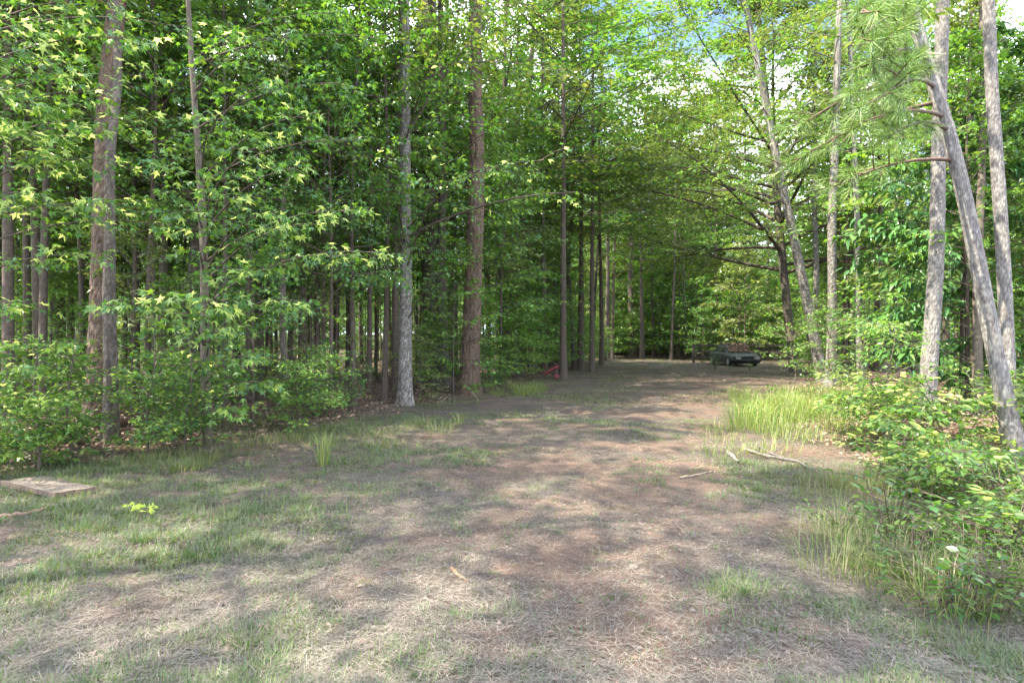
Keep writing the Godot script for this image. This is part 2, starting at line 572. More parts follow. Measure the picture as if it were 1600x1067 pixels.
func blades(mb: MB, r: RandomNumberGenerator, n: int, spread: float, h: float, w: float, lean: float, pal: Array) -> void:
	for i in n:
		var a := r.randf() * TAU
		var o := Vector3(cos(a), 0, sin(a)) * spread * sqrt(r.randf())
		var d := Vector3(cos(a + r.randf_range(-1, 1)), 0, sin(a + r.randf_range(-1, 1))) * lean * r.randf_range(0.3, 1.4)
		var hh := h * r.randf_range(0.55, 1.15)
		var s := Vector3(-d.z, 0, d.x).normalized() * w * 0.5
		var col := shade_of(pal, r)
		var m := o + Vector3(0, hh * 0.6, 0) + d * hh * 0.35
		var e := o + Vector3(0, hh * (0.95 - 0.25 * lean), 0) + d * hh
		mb.quad(o - s, o + s, m + s * 0.8, m - s * 0.8, col)
		mb.tri(m - s * 0.8, m + s * 0.8, e, col)

func straws(mb: MB, r: RandomNumberGenerator, n: int, spread: float, len: float, w: float, up: float, pal: Array) -> void:
	for i in n:
		var a := r.randf() * TAU
		var o := Vector3(cos(a), 0, sin(a)) * spread * sqrt(r.randf()) + Vector3(0, 0.004 + up * r.randf(), 0)
		var b := r.randf() * TAU
		var d := Vector3(cos(b), r.randf_range(-0.05, 0.12), sin(b)) * len * r.randf_range(0.4, 1.3)
		var s := Vector3(-sin(b), 0, cos(b)) * w
		mb.tri(o - s, o + s, o + d, shade_of(pal, r))

func make_ground_cover() -> void:
	var r := gen(5)
	const GRASS := [Color(0.100, 0.171, 0.057), Color(0.119, 0.190, 0.057), Color(0.085, 0.147, 0.057), Color(0.162, 0.204, 0.081), Color(0.209, 0.204, 0.133)]
	const STRAW := [Color(0.172, 0.154, 0.130), Color(0.238, 0.216, 0.185), Color(0.123, 0.110, 0.092), Color(0.158, 0.145, 0.128), Color(0.079, 0.069, 0.057)]
	const RUST := [Color(0.27, 0.17, 0.115), Color(0.21, 0.13, 0.09), Color(0.31, 0.21, 0.15), Color(0.16, 0.10, 0.07), Color(0.33, 0.26, 0.20)]
	var tufts := []
	for k in 3:
		var mb := MB.new()
		for i in 12:
			var a := r.randf() * TAU
			var o := Vector3(cos(a), 0, sin(a)) * 0.06 * sqrt(r.randf())
			var d := Vector3(cos(a + r.randf_range(-1, 1)), 0, sin(a + r.randf_range(-1, 1)))
			var sd := Vector3(-d.z, 0, d.x) * 0.0034
			mb.tri(o - sd, o + sd, o + Vector3(0, r.randf_range(0.03, 0.075), 0) + d * r.randf_range(0.015, 0.07), shade_of(GRASS, r))
		tufts.append(mb)
	var thatch := []
	for k in 3:
		var mb := MB.new()
		straws(mb, r, 46, 0.2, 0.075, 0.0011, 0.015, STRAW)
		thatch.append(mb)
	var needles := []
	for k in 2:
		var mb := MB.new()
		straws(mb, r, 32, 0.3, 0.2, 0.003, 0.02, RUST)
		needles.append(mb)
	var litter := []
	for k in 3:
		var mb := MB.new()
		for i in 28:
			var a := r.randf() * TAU
			var p := Vector3(cos(a), 0, sin(a)) * 0.45 * sqrt(r.randf()) + Vector3(0, r.randf_range(0.01, 0.05), 0)
			mb.shape(DIAMOND[0], DIAMOND[1], leaf_basis(Vector3(r.randf_range(-1, 1), r.randf_range(-0.3, 0.3), r.randf_range(-1, 1)), Vector3.UP + jitter(r, 0.7), r.randf_range(0.04, 0.085)), p, shade_of(RUST, r))
		litter.append(mb)
	var g := [[], [], []]
	var t := [[], [], []]
	var n := [[], []]
	var l := [[], [], []]
	# turf on the open ground
	for i in 60000:
		var d := 2.3 + 17.0 * pow(r.randf(), 1.6)
		var x := r.randf_range(-0.95, 0.95) * (d + 0.6)
		var s := beside(x, -d)
		if s > 0.7:
			continue
		var ga := green_amount(x, -d)
		if r.randf() < 0.1 + 0.95 * ga:
			g[r.randi() % 3].append(set_down(x, -d, r, r.randf_range(0.5, 1.2) * (0.7 + 0.5 * ga), r.randf_range(0.5, 1.1)))
		if i % 4 == 0 and r.randf() > 0.5 * soil_amount(x, -d):
			t[r.randi() % 3].append(set_down(x, -d, r, r.randf_range(0.7, 1.4)))
	for i in 9000:
		var d := 14.0 + 46.0 * r.randf()
		var x := lerpf(ramp(LEFT_EDGE, d) - 1.0, ramp(RIGHT_EDGE, d) + 1.0, r.randf())
		if r.randf() < green_amount(x, -d) * 0.7:
			g[r.randi() % 3].append(set_down(x, -d, r, r.randf_range(0.9, 2.0)))
		if r.randf() < 0.5:
			n[r.randi() % 2].append(set_down(x, -d, r, r.randf_range(0.8, 1.5)))
	# needles and dead leaves under the trees
	for i in 12000:
		var d := 6.0 + 46.0 * pow(r.randf(), 1.4)
		var x := r.randf_range(-1.0, 1.0) * d
		var s := beside(x, -d)
		if s < 0.15:
			if r.randf() < 0.16 and d > 7.0:
				n[r.randi() % 2].append(set_down(x, -d, r, r.randf_range(0.5, 1.0)))
			continue
		if r.randf() < 0.5:
			n[r.randi() % 2].append(set_down(x, -d, r, r.randf_range(0.8, 1.6)))
		else:
			l[r.randi() % 3].append(set_down(x, -d, r, r.randf_range(0.7, 1.3)))
	# bits of twig, dead leaf and clod on the open ground
	var bits := []
	for k in 2:
		var mb := MB.new()
		for i in 5:
			var p := Vector3(r.randf_range(-0.3, 0.3), 0.008, r.randf_range(-0.3, 0.3))
			mb.shape(DIAMOND[0], DIAMOND[1], leaf_basis(Vector3(r.randf_range(-1, 1), r.randf_range(-0.1, 0.3), r.randf_range(-1, 1)), Vector3.UP + jitter(r, 0.6), r.randf_range(0.02, 0.05)), p, shade_of([Color(0.16, 0.105, 0.075), Color(0.12, 0.08, 0.06), Color(0.17, 0.12, 0.085), Color(0.15, 0.12, 0.095)], r))
		for i in 3:
			var p := Vector3(r.randf_range(-0.3, 0.3), 0.008, r.randf_range(-0.3, 0.3))
			var a := r.randf() * TAU
			var e := p + Vector3(cos(a), r.randf_range(0.0, 0.1), sin(a)) * r.randf_range(0.05, 0.16)
			mb.tube([p, e], [0.003, 0.0015], 3, Color(0.11, 0.085, 0.065))
			mb.n.resize(0)
		for i in 4:
			var p := Vector3(r.randf_range(-0.3, 0.3), 0.003, r.randf_range(-0.3, 0.3))
			var q := r.randf_range(0.006, 0.016)
			var cc := shade_of([Color(0.14, 0.10, 0.08), Color(0.12, 0.098, 0.082)], r)
			var tip := p + Vector3(jitter(r, q * 0.3).x, q, 0)
			for c in 5:
				var a0 := TAU * c / 5.0
				var a1 := TAU * (c + 1) / 5.0
				mb.tri(p + Vector3(cos(a0), 0, sin(a0)) * q, tip, p + Vector3(cos(a1), 0, sin(a1)) * q, cc)
		bits.append(mb)
	var bp := [[], []]
	for i in 800:
		var d := 2.4 + 12.0 * pow(r.randf(), 1.3)
		var x := r.randf_range(-0.95, 0.95) * (d + 0.5)
		if beside(x, -d) < 0.5:
			bp[i % 2].append(set_down(x, -d, r, r.randf_range(0.7, 1.2)))
	stuff("ground_debris", "bits of twig, dead leaf and clod scattered over the track", "debris", bits, M.litter, bp)
	stuff("grass", "short mown grass growing thinly over the open track", "grass", tufts, M.grass, g)
	stuff("dry_clippings", "grey brown dry clippings matted over the open track", "straw", thatch, M.straw, t)
	stuff("leaf_litter", "fallen brown leaves lying under the trees", "leaf litter", litter, M.litter, l)
	stuff("pine_straw", "rust coloured pine needles scattered on track and forest floor", "pine straw", needles, M.litter, n)

# ------------------------------------------------------------------ the woods
var V := {}

func make_variants() -> void:
	V.canopy = []
	for k in 5:
		V.canopy.append(gen_broadleaf(100 + k, 20.0 + k, 0.10, 6.5 + (k % 3), 4.4, 32, 9, 22, 0.19, DIAMOND, [GUM, OAK, GUM, MAPLE, OAK][k], BARK, 0.2))
	V.oak = [gen_broadleaf(150, 18.0, 0.26, 4.5, 9.5, 46, 15, 96, 0.19, DIAMOND, OAK, Color(0.07, 0.06, 0.05), 0.2)]
	V.pine = []
	for k in 3:
		V.pine.append(gen_pine(200 + k, 24.0 + k, 0.17, 14.0, 3.2, 28, 13, 24, 0.24, 0.006))
	V.under = []
	for k in 6:
		V.under.append(gen_broadleaf(300 + k, 7.5 + k * 1.2, 0.055 + 0.005 * k, 2.1 + 0.3 * k, 2.6, 32, 8, 24, 0.14, STAR_FAR, [GUM, MAPLE, GUM, OAK, MAPLE, GUM][k], BARK))
	V.edge = []
	for k in 5:
		V.edge.append(gen_broadleaf(330 + k, 9.0 + k, 0.06 + 0.006 * k, 3.4 + 0.35 * k, 2.6, 30, 8, 24, 0.14, STAR_FAR, [GUM, MAPLE, OAK, GUM, MAPLE][k], BARK))
	V.stem = []
	for k in 3:
		V.stem.append(gen_broadleaf(740 + k, 18.0, 0.14, 8.5, 2.4, 18, 7, 22, 0.17, DIAMOND, [GUM, OAK, GUM][k], Color(0.14, 0.11, 0.088)))
	V.pole = []
	for k in 3:
		V.pole.append(gen_broadleaf(700 + k, 13.0 + k, 0.06, 6.5 + k, 1.6, 16, 6, 22, 0.14, STAR_FAR, [GUM, OAK, MAPLE][k], BARK))
	V.sapling = []
	for k in 4:
		V.sapling.append(gen_broadleaf(400 + k, 2.6 + k * 0.6, 0.018, 0.5, 1.0, 20, 6, 14, 0.11, STAR_FAR, [MAPLE, GUM, OAK, MAPLE][k], BARK))
	V.weed = [gen_shrub(520, 0.42, 0.3, 6, 4, 4, 0.075, ROUND, VINE), gen_shrub(521, 0.34, 0.36, 7, 4, 5, 0.06, OVAL, VINE)]
	V.shrub = []
	for k in 4:
		V.shrub.append(gen_shrub(500 + k, 0.8 + 0.25 * k, 0.7, 11, 6, 9, 0.085, STAR_FAR if k % 2 else OVAL, [VINE, GUM, MAPLE, GUM][k]))

func plant(kind: String, k: int, called: String, label: String, category: String, group: String, at: Vector3, turn: float, scale: Vector3) -> Node3D:
	var d: Dictionary = V[kind][k % V[kind].size()]
	var t := thing(called, label, category, at, group)
	t.rotation.y = turn
	t.scale = scale
	part("stem" if kind == "shrub" else "trunk", d.trunk, M.bark, t)
	var c := part("crown" if kind != "shrub" else "foliage", d.crown, M.needle if kind == "pine" else M.leaf, t)
	if d.has("limb"):
		part("limb", d.limb, M.bark, c).set_meta("kind", "stuff")
	return t

func edge_spots() -> void:
	var r := gen(33)
	M.edge_trees = []
	for i in 26:            # beside the track, both sides
		var d := 10.5 + i * 1.15
		M.edge_trees.append([ramp(LEFT_EDGE, d) - r.randf_range(0.9, 3.4), d, r.randf_range(0.8, 1.25)])
		if i % 2 == 0:
			M.edge_trees.append([ramp(LEFT_EDGE, d) - r.randf_range(3.5, 6.5), d + r.randf_range(-0.5, 0.5), r.randf_range(0.9, 1.4)])
		if d > 22.0:
			M.edge_trees.append([ramp(RIGHT_EDGE, d) + r.randf_range(0.9, 3.6), d, r.randf_range(0.8, 1.25)])
	for i in 26:            # across the far end
		M.edge_trees.append([r.randf_range(4.0, 24.0), r.randf_range(56.0, 70.0), r.randf_range(1.1, 2.0)])
	for i in 8:             # left, near
		M.edge_trees.append([r.randf_range(-12.5, -7.0), r.randf_range(9.5, 13.0), r.randf_range(0.9, 1.3)])

func far_wood() -> void:
	var r := gen(45)
	for k in 4:
		var v: Dictionary = V.under[[0, 1, 4, 5][k]]
		var mm := MultiMesh.new()
		mm.transform_format = MultiMesh.TRANSFORM_3D
		mm.mesh = v.crown
		mm.instance_count = 85
		for i in 85:
			var d := r.randf_range(66.0, 125.0)
			var x := r.randf_range(-1.0, 1.0) * d
			var e := r.randf_range(1.2, 2.4)
			mm.set_instance_transform(i, Transform3D(Basis(Vector3.UP, r.randf() * TAU).scaled(Vector3(e * 1.3, e, e * 1.3)), on_ground(x, -d) - Vector3(0, 2.1 * e, 0)))
		var o := MultiMeshInstance3D.new()
		o.name = numbered("distant_woods")
		o.multimesh = mm
		o.material_override = M.leaf
		add_child(o)
		o.set_meta("label", "green mass of distant woods closing the view between the trunks")
		o.set_meta("category", "woods")
		o.set_meta("kind", "stuff")

func make_woods() -> void:
	edge_spots()
	far_wood()
	var r := gen(21)
	var spots := []
	for q in M.heroes:
		spots.append(Vector2(q.x, q.z))
	var clear := func(x: float, z: float, gap: float) -> bool:
		for q in spots:
			if q.distance_squared_to(Vector2(x, z)) < gap * gap:
				return false
		return true
	var hidden := func(x: float, d: float) -> bool:      # would hide the car and the fence
		var px := MID.x + x / d * FOCAL
		return (d < 46.0 and px > 985.0 and px < 1262.0) or (d < 25.0 and px > 1200.0 and px < 1490.0)
	var where := func(p: Vector3) -> String:               # the marked tree it stands nearest to, as seen from the clearing
		var best := 1e9
		var said := ""
		for k in M.heroes.size():
			var q: Vector3 = M.heroes[k]
			var gap := absf(q.x / -q.z - p.x / -p.z) + (0.3 if q.z < p.z else 0.0)
			if gap < best:
				best = gap
				said = M.marks[k]
		return ("beside " if p.distance_to(Vector3.ZERO) < 15.0 else "behind " if -p.z < 38.0 else "far behind ") + said
	var made := 0
	var tries := 0
	# pole trees: thin straight stems with little crown
	while made < 115 and tries < 6000:
		tries += 1
		var d := lerpf(14.0, 52.0, pow(r.randf(), 1.1))
		var x := r.randf_range(-0.95, 0.95) * d
		if beside(x, -d) < 0.6 or hidden.call(x, d) or not clear.call(x, -d, 0.5):
			continue
		spots.append(Vector2(x, -d))
		made += 1
		var p := on_ground(x, -d)
		var k := r.randf_range(0.75, 1.15)
		var th := r.randf_range(0.6, 1.5)
		var t := plant("pole", r.randi(), "pole_tree", "thin bare stemmed pole tree " + where.call(p), "tree", "thin pole trees between the tall trunks", p, r.randf() * TAU, Vector3(k * th, k, k * th))
		t.rotation.z = r.randf_range(-0.04, 0.04)
	# trunks standing in the gaps of the front rows
	for q in [[520, 578, 11], [545, 566, 8], [563, 570, 9], [588, 566, 9], [610, 574, 9], [490, 572, 9], [470, 570, 11], [405, 592, 13], [423, 578, 9], [655, 580, 10], [765, 574, 9], [781, 578, 11], [797, 580, 12], [840, 572, 10], [862, 575, 8], [880, 574, 11], [897, 578, 9], [909, 571, 8], [926, 567, 7], [945, 564, 7], [957, 562, 8], [1004, 561, 9], [1022, 560, 6], [1049, 563, 6], [1071, 561, 6], [370, 596, 14], [345, 586, 10], [205, 590, 12], [230, 585, 10], [65, 585, 14], [20, 590, 12], [1365, 580, 12], [1400, 585, 12], [1480, 590, 13], [1520, 600, 13]]:
		var p := ground_at(q[0], q[1])
		if not clear.call(p.x, p.z, 0.3):
			continue
		spots.append(Vector2(p.x, p.z))
		var th: float = q[2] * -p.z / FOCAL * 0.5 / 0.14 * r.randf_range(0.6, 1.0)
		var k := r.randf_range(0.85, 1.2)
		var t := plant("stem", r.randi(), "forest_tree", "dark bare lower trunk " + where.call(p), "tree", "dark trunks in the gaps of the front rows", p, r.randf() * TAU, Vector3(th, k, th))
		t.rotation.z = r.randf_range(-0.05, 0.05)
		t.rotation.x = r.randf_range(-0.03, 0.03)
	# tall trees
	while made < 82 and tries < 6000:
		tries += 1
		var d := lerpf(13.0, 95.0, pow(r.randf(), 1.15))
		var x := r.randf_range(-1.02, 1.02) * (d + 3.0)
		var s := beside(x, -d)
		if s < 1.2 or hidden.call(x, d) or not clear.call(x, -d, 1.6) or (d > 17.0 and d < 46.0 and x < 0.0 and r.randf() < 0.65):
			continue
		if d < 26.0 and absf(x - 0.222 * d) < 1.5:
			continue
		spots.append(Vector2(x, -d))
		made += 1
		var p := on_ground(x, -d)
		var k := r.randf_range(0.72, 1.1)
		var th := r.randf_range(0.65, 1.15)
		if r.randf() < (0.5 if d < 28.0 else 0.9):
			plant("pine", r.randi(), "pine_tree", "tall straight pine with bare lower trunk " + where.call(p), "tree", "tall pines deep in the woods", p, r.randf() * TAU, Vector3(k * th, k, k * th))
		else:
			plant("canopy", r.randi(), "canopy_tree", "tall broadleaf tree with dark trunk " + where.call(p), "tree", "tall broadleaf trees deep in the woods", p, r.randf() * TAU, Vector3(k * th, k, k * th))
	# tall trees that close the sky over the track
	for q in [[790, 24], [850, 27], [905, 33], [870, 36], [960, 66], [1040, 68], [1100, 72], [1170, 68], [1060, 56], [1120, 53], [1010, 58], [1165, 58], [1200, 50], [1290, 38], [1345, 33], [1400, 36], [1275, 48], [880, 24], [925, 29], [940, 36], [885, 48], [908, 31], [950, 50]]:
		var x: float = (q[0] - MID.x) / FOCAL * q[1]
		spots.append(Vector2(x, -q[1]))
		var k := r.randf_range(0.9, 1.15) * (1.0 if q[1] < 55 else 1.4)
		var wide := 1.3 if q[1] > 46 else 1.45 if q[1] > 23 and q[1] < 40 and q[0] < 950 else 1.0
		plant("canopy", r.randi(), "canopy_tree", "tall broadleaf tree reaching over the track " + where.call(on_ground(x, -q[1])), "tree", "tall trees reaching over the track", on_ground(x, -q[1]), r.randf() * TAU, Vector3(k * wide, k, k * wide))
	for q in [[1120, 70, 1.65], [1045, 72, 1.65]]:
		var x: float = (q[0] - MID.x) / FOCAL * q[1]
		spots.append(Vector2(x, -q[1]))
		plant("oak", 0, "spreading_oak", "broad oak with spreading boughs " + where.call(on_ground(x, -q[1])), "tree", "broad oaks over the track", on_ground(x, -q[1]), r.randf() * TAU, Vector3(q[2], q[2], q[2]))
	# trees standing beside the clearing whose shade falls on it
	for q in [[-9.5, -6.5], [-12.0, -2.5], [-9.0, 1.5], [-13.5, 3.5], [-8.0, -2.0], [-10.5, 5.5], [-7.6, 3.8]]:
		spots.append(Vector2(q[0], q[1]))
		var k := r.randf_range(0.85, 1.1)
		plant("canopy", r.randi(), "canopy_tree", "tall broadleaf tree shading the clearing beyond the plank", "tree", "trees shading the clearing", on_ground(q[0], q[1]), r.randf() * TAU, Vector3(k, k, k))
	# leafy trees lining both edges of the track and closing its end
	for q in M.edge_trees:
		if hidden.call(q[0], q[1]) or not clear.call(q[0], -q[1], 0.45):
			continue
		spots.append(Vector2(q[0], -q[1]))
		var e: float = q[2]
		plant("edge" if q[1] < 45.0 else "under", r.randi(), "edge_tree", "leafy young tree lining the track edge " + where.call(on_ground(q[0], -q[1])), "tree", "young trees lining the track", on_ground(q[0], -q[1]), r.randf() * TAU, Vector3(e * r.randf_range(0.85, 1.1), e, e * r.randf_range(0.85, 1.1)))
	# bushy young trees that close the far end
	for i in 56:
		var px := r.randf_range(915.0, 1330.0)
		var d := r.randf_range(51.0, 62.0) if px < 1075.0 else r.randf_range(44.0, 60.0)
		var x := (px - MID.x) / FOCAL * d
		var k := r.randf_range(1.3, 2.6)
		plant("sapling", r.randi(), "bushy_tree", "bushy light green tree " + where.call(on_ground(x, -d)), "tree", "bushy trees closing the far end", on_ground(x, -d), r.randf() * TAU, Vector3(k * 1.15, k, k * 1.15))
	# slender understorey trees
	made = 0
	tries = 0
	while made < 150 and tries < 6000:
		tries += 1
		var d := lerpf(11.0, 22.0, r.randf()) if made % 5 < 2 else lerpf(30.0, 78.0, r.randf())
		var x := r.randf_range(-1.0, 1.0) * (d + 1.0)
		var s := beside(x, -d)
		if s < 0.8 or hidden.call(x, d) or not clear.call(x, -d, 0.8):
			continue
		spots.append(Vector2(x, -d))
		made += 1
		var k := r.randf_range(0.75, 1.2)
		plant("under", r.randi(), "understorey_tree", "slender leafy young tree " + where.call(on_ground(x, -d)), "tree", "slender young trees between the tall trunks", on_ground(x, -d), r.randf() * TAU, Vector3(k * r.randf_range(0.8, 1.1), k, k * r.randf_range(0.8, 1.1)))
	for i in 60:
		var d := 13.0 + 46.0 * i / 60.0
		var x := ramp(LEFT_EDGE, d) - r.randf_range(0.2, 1.6) if i % 3 else ramp(RIGHT_EDGE, d) + r.randf_range(0.2, 1.5)
		if i > 44:
			d = r.randf_range(57.0, 62.0)
			x = r.randf_range(7.0, 20.0)
		if hidden.call(x, d) or not clear.call(x, -d, 0.3):
			continue
		var k := r.randf_range(0.45, 1.0) * (1.0 if d < 22.0 else 1.55)
		plant("sapling", r.randi(), "sapling", "leafy sapling at the track edge " + where.call(on_ground(x, -d)), "sapling", "saplings at the track edge", on_ground(x, -d), r.randf() * TAU, Vector3(k * 1.3, k, k * 1.3))
	made = 0
	tries = 0
	while made < 110 and tries < 6000:
		tries += 1
		var d := lerpf(9.5, 50.0, pow(r.randf(), 1.3))
		var x := r.randf_range(-0.98, 0.98) * d
		var s := beside(x, -d)
		if s < 0.5 or hidden.call(x, d) or not clear.call(x, -d, 0.5):
			continue
		spots.append(Vector2(x, -d))
		made += 1
		var k := r.randf_range(0.6, 1.2)
		plant("sapling", r.randi(), "sapling", "thin leafy sapling " + where.call(on_ground(x, -d)), "sapling", "saplings on the forest floor", on_ground(x, -d), r.randf() * TAU, Vector3(k, k, k))
	made = 0
	tries = 0
	while made < 130 and tries < 6000:
		tries += 1
		var d := lerpf(8.0, 45.0, pow(r.randf(), 1.3))
		var x := r.randf_range(-0.98, 0.98) * d
		var s := beside(x, -d)
		if s < 0.4 or hidden.call(x, d) or not clear.call(x, -d, 0.35):
			continue
		made += 1
		var k := r.randf_range(0.45, 0.95)
		plant("shrub", r.randi(), "forest_shrub", "low leafy shrub on the forest floor " + where.call(on_ground(x, -d)), "shrub", "low shrubs on the forest floor", on_ground(x, -d), r.randf() * TAU, Vector3(k, k, k))

# ------------------------------------------------------------------ trees one can tell apart
const MARKS := {1: "the thick reddish pine", 2: "the thick reddish pine", 3: "the slim bent tree", 4: "the dark straight trunk", 5: "the dark flared pine", 6: "the lichen speckled trunk", 7: "the massive dark pine", 8: "the massive dark pine", 9: "the massive dark pine", 10: "the flared grey brown pine", 11: "the red scrap", 12: "the bright bush", 13: "the forked trunk at the track end", 14: "the bright bush", 20: "the leaning grey pine", 21: "the straight grey trunk", 22: "the glossy leaved tree", 23: "the tilted pale trunk", 24: "the upright pale trunk", 25: "the dark oak", 26: "the slim grey trunk", 27: "the slim grey trunk"}

func hero(s: int, bx: float, by: float, tx: float, ty: float, wpx: float, kind: String, crown: String, called: String, label: String, lean_back := 0.0, len := 19.0) -> Dictionary:
	var mark: String = MARKS[s]
	var p := ground_at(bx, by)
	var d := -p.z
	var q := at_depth(tx, ty, d + lean_back)
	var r0 := wpx * d / FOCAL * 0.5
	var dir := (q - p).normalized()
	var t := thing(called, label, "tree", p)
	var b := bark_trunk(s, p, dir, len, r0, r0 * 0.45, kind, 52 if wpx > 18.0 else 26)
	part("trunk", b.mesh, M.bark, t)
	if crown:
		var v: Dictionary = V[crown][s % V[crown].size()]
		var c := part("crown", v.crown, M.needle if crown == "pine" else M.leaf, t)
		part("limb", v.limb, M.bark, c).set_meta("kind", "stuff")
		var turned := Basis(Quaternion(Vector3.UP, dir)) * Basis(Vector3.UP, s * 1.3)
		c.transform = Transform3D(turned * (len / v.H), Vector3.ZERO)
	M.heroes.append(p)
	M.marks.append(mark)
	return {"node": t, "base": p, "dir": dir, "len": len, "pts": b.pts, "ys": b.ys}

func stem_at(h: Dictionary, y: float) -> Vector3:      # on the trunk's axis, in the tree's own axes
	for i in h.ys.size():
		if h.ys[i] >= y:
			return h.pts[i]
	return h.pts[-1]

# leaves as [Transform3D, Color] become single parts where they show largest, the rest one crown
func leave(t: Node3D, leaves: Array, tmpl: Array, pal: Array, mat: StandardMaterial3D, most: int, called := "crown") -> void:
	var order := []
	for i in leaves.size():
		var p: Vector3 = t.position + leaves[i][0].origin
		var f := -(p.z - EYE.z)
		var seen := f > 1.0 and absf(p.x) < f * 0.89 and absf(p.y - EYE.y) < f * 0.593
		order.append([(p - EYE).length() / leaves[i][0].basis.x.length() + (0.0 if seen else 10000.0), i])
	order.sort()
	var single := MB.new()
	single.shape(tmpl[0], tmpl[1], Basis(), Vector3.ZERO, Color(1, 1, 1))
	var mesh := single.mesh()
	var mats := []
	for c in pal:
		var m: StandardMaterial3D = mat.duplicate()
		m.vertex_color_use_as_albedo = false
		m.albedo_color = Color(c.r, c.g, c.b).linear_to_srgb()
		mats.append(m)
	var mb := MB.new()
	var r := gen(leaves.size())
	for k in order.size():
		var e: Array = leaves[order[k][1]]
		if k < most and order[k][0] < 10000.0:
			var o := part("leaf", mesh, mats[r.randi() % mats.size()], t)
			o.transform = e[0]
		else:
			mb.shape(tmpl[0], tmpl[1], e[0].basis, e[0].origin, e[1])
	if mb.v.size():
		var o := part(called, mb.mesh(), mat, t)
		o.set_meta("kind", "stuff")

func make_heroes() -> void:
	M.heroes = []
	M.marks = []
	var h: Dictionary
	# left of the track
	h = hero(1, 152, 668, 176, 60, 34, "pine", "pine", "pine_tree", "thick reddish brown flaky pine behind the sweetgum leaves near the plank", 0.2)
	h = hero(2, 171, 692, 174, 300, 21, "dark", "", "dark_sapling_trunk", "dark slim trunk standing just in front of the thick reddish pine", 0.0, 7.0)
	h = hero(3, 26, 560, 40, 130, 11, "dark", "canopy", "slim_tree", "slim pale brown trunk with a slight bend near the plank", 0.0, 15.0)
	h = hero(4, 90, 600, 86, 180, 19, "dark", "canopy", "dark_tree", "dark straight trunk between the slim bent tree and the thick reddish pine", 0.3)
	h = hero(5, 298, 628, 324, 100, 27, "dark", "pine", "dark_pine", "dark flared pine trunk rising behind the tan sweetgum stem", 0.2)
	h = hero(6, 633, 632, 632, 0, 21, "scaly", "canopy", "lichen_tree", "trunk speckled with white lichen at the mossy edge of the track", 0.4)
	add_branches(h, 61, [[700, 250, 12.0, 3.2], [770, 262, 11.5, 4.2], [850, 250, 11.5, 4.8], [900, 300, 12.0, 4.0], [560, 270, 12.5, 3.6], [600, 240, 11.5, 3.8], [800, -10, 13.5, 6.5], [690, 420, 13.0, 1.9], [520, 160, 12.5, 5.6], [680, 90, 12.0, 6.4], [600, 30, 12.0, 7.2]], 8, 12, 0.13, GUM, STAR_FAR, 60)
	h = hero(7, 679, 602, 672, 100, 42, "dark", "pine", "massive_pine", "massive dark furrowed pine standing behind the lichen speckled trunk", 0.3, 22.0)
	h = hero(8, 690, 606, 686, 100, 14, "dark", "canopy", "slim_tree", "slim straight trunk touching the massive dark pine")
	h = hero(9, 710, 590, 703, 120, 12, "dark", "canopy", "slim_tree", "slim trunk between the massive dark pine and the flared grey pine")
	h = hero(10, 733, 618, 748, 0, 31, "pine", "pine", "flared_pine", "grey brown furrowed pine with flared foot at the track edge", 0.3, 21.0)
	h = hero(11, 812, 574, 826, 150, 13, "dark", "canopy", "dark_tree", "dark slim trunk behind the red metal scrap", 0.0, 20.0)
	h = hero(12, 446, 640, 444, 250, 11, "dark", "", "dark_sapling_trunk", "thin dark trunk rising through the bright green bush", 0.0, 8.0)
	h = hero(13, 988, 560, 984, 250, 10, "dark", "canopy", "dark_tree", "dark forked trunk standing where the track ends", 0.0, 22.0)
	h = hero(14, 521, 590, 518, 300, 10, "dark", "under", "slim_tree", "thin dark trunk behind the bright green bush", 0.0, 12.0)
	# right of the track
	h = hero(20, 1590, 716, 1462, 130, 25, "grey", "pine", "leaning_pine", "grey scaly pine leaning over the broad leaved vines", 0.5, 15.0)
	pine_branches(h, 201, [[1375, 95, 5.2, 5.4], [1345, 60, 5.0, 6.0], [1400, 50, 5.3, 5.8], [1330, 200, 5.6, 4.6], [1390, 215, 5.6, 4.4], [1345, 20, 4.9, 6.4], [1260, 190, 7.5, 5.2], [1230, 260, 8.0, 4.8], [1380, 150, 5.0, 5.0], [1310, 290, 7.0, 4.0], [1400, 120, 5.4, 5.2]])
	h = hero(21, 1579, 688, 1553, 40, 20, "grey", "canopy", "grey_tree", "straight grey trunk rising behind the leaning pine", 0.0)
	h = hero(22, 1449, 652, 1458, 200, 23, "grey", "pine", "grey_pine", "straight grey brown pine among glossy drooping leaves", 0.0)
	h = hero(23, 1287, 598, 1195, 150, 16, "scaly", "canopy", "tilted_tree", "pale lichen covered trunk tilted over the track beyond the tall grass", 0.5)
	h = hero(24, 1297, 606, 1310, 120, 15, "scaly", "pine", "pale_tree", "sunlit pale trunk standing upright beside the tilted one", 0.0)
	h = hero(25, 1242, 583, 1208, 250, 15, "dark", "oak", "oak_tree", "dark oak trunk behind the tilted pale tree", 0.0, 19.0)
	h = hero(26, 1274, 585, 1275, 150, 10, "grey", "canopy", "slim_tree", "slim grey trunk between the tilted and the upright pale trees")
	h = hero(27, 1346, 600, 1330, 150, 10, "grey", "canopy", "slim_tree", "slim grey trunk beside the glossy drooping leaves")

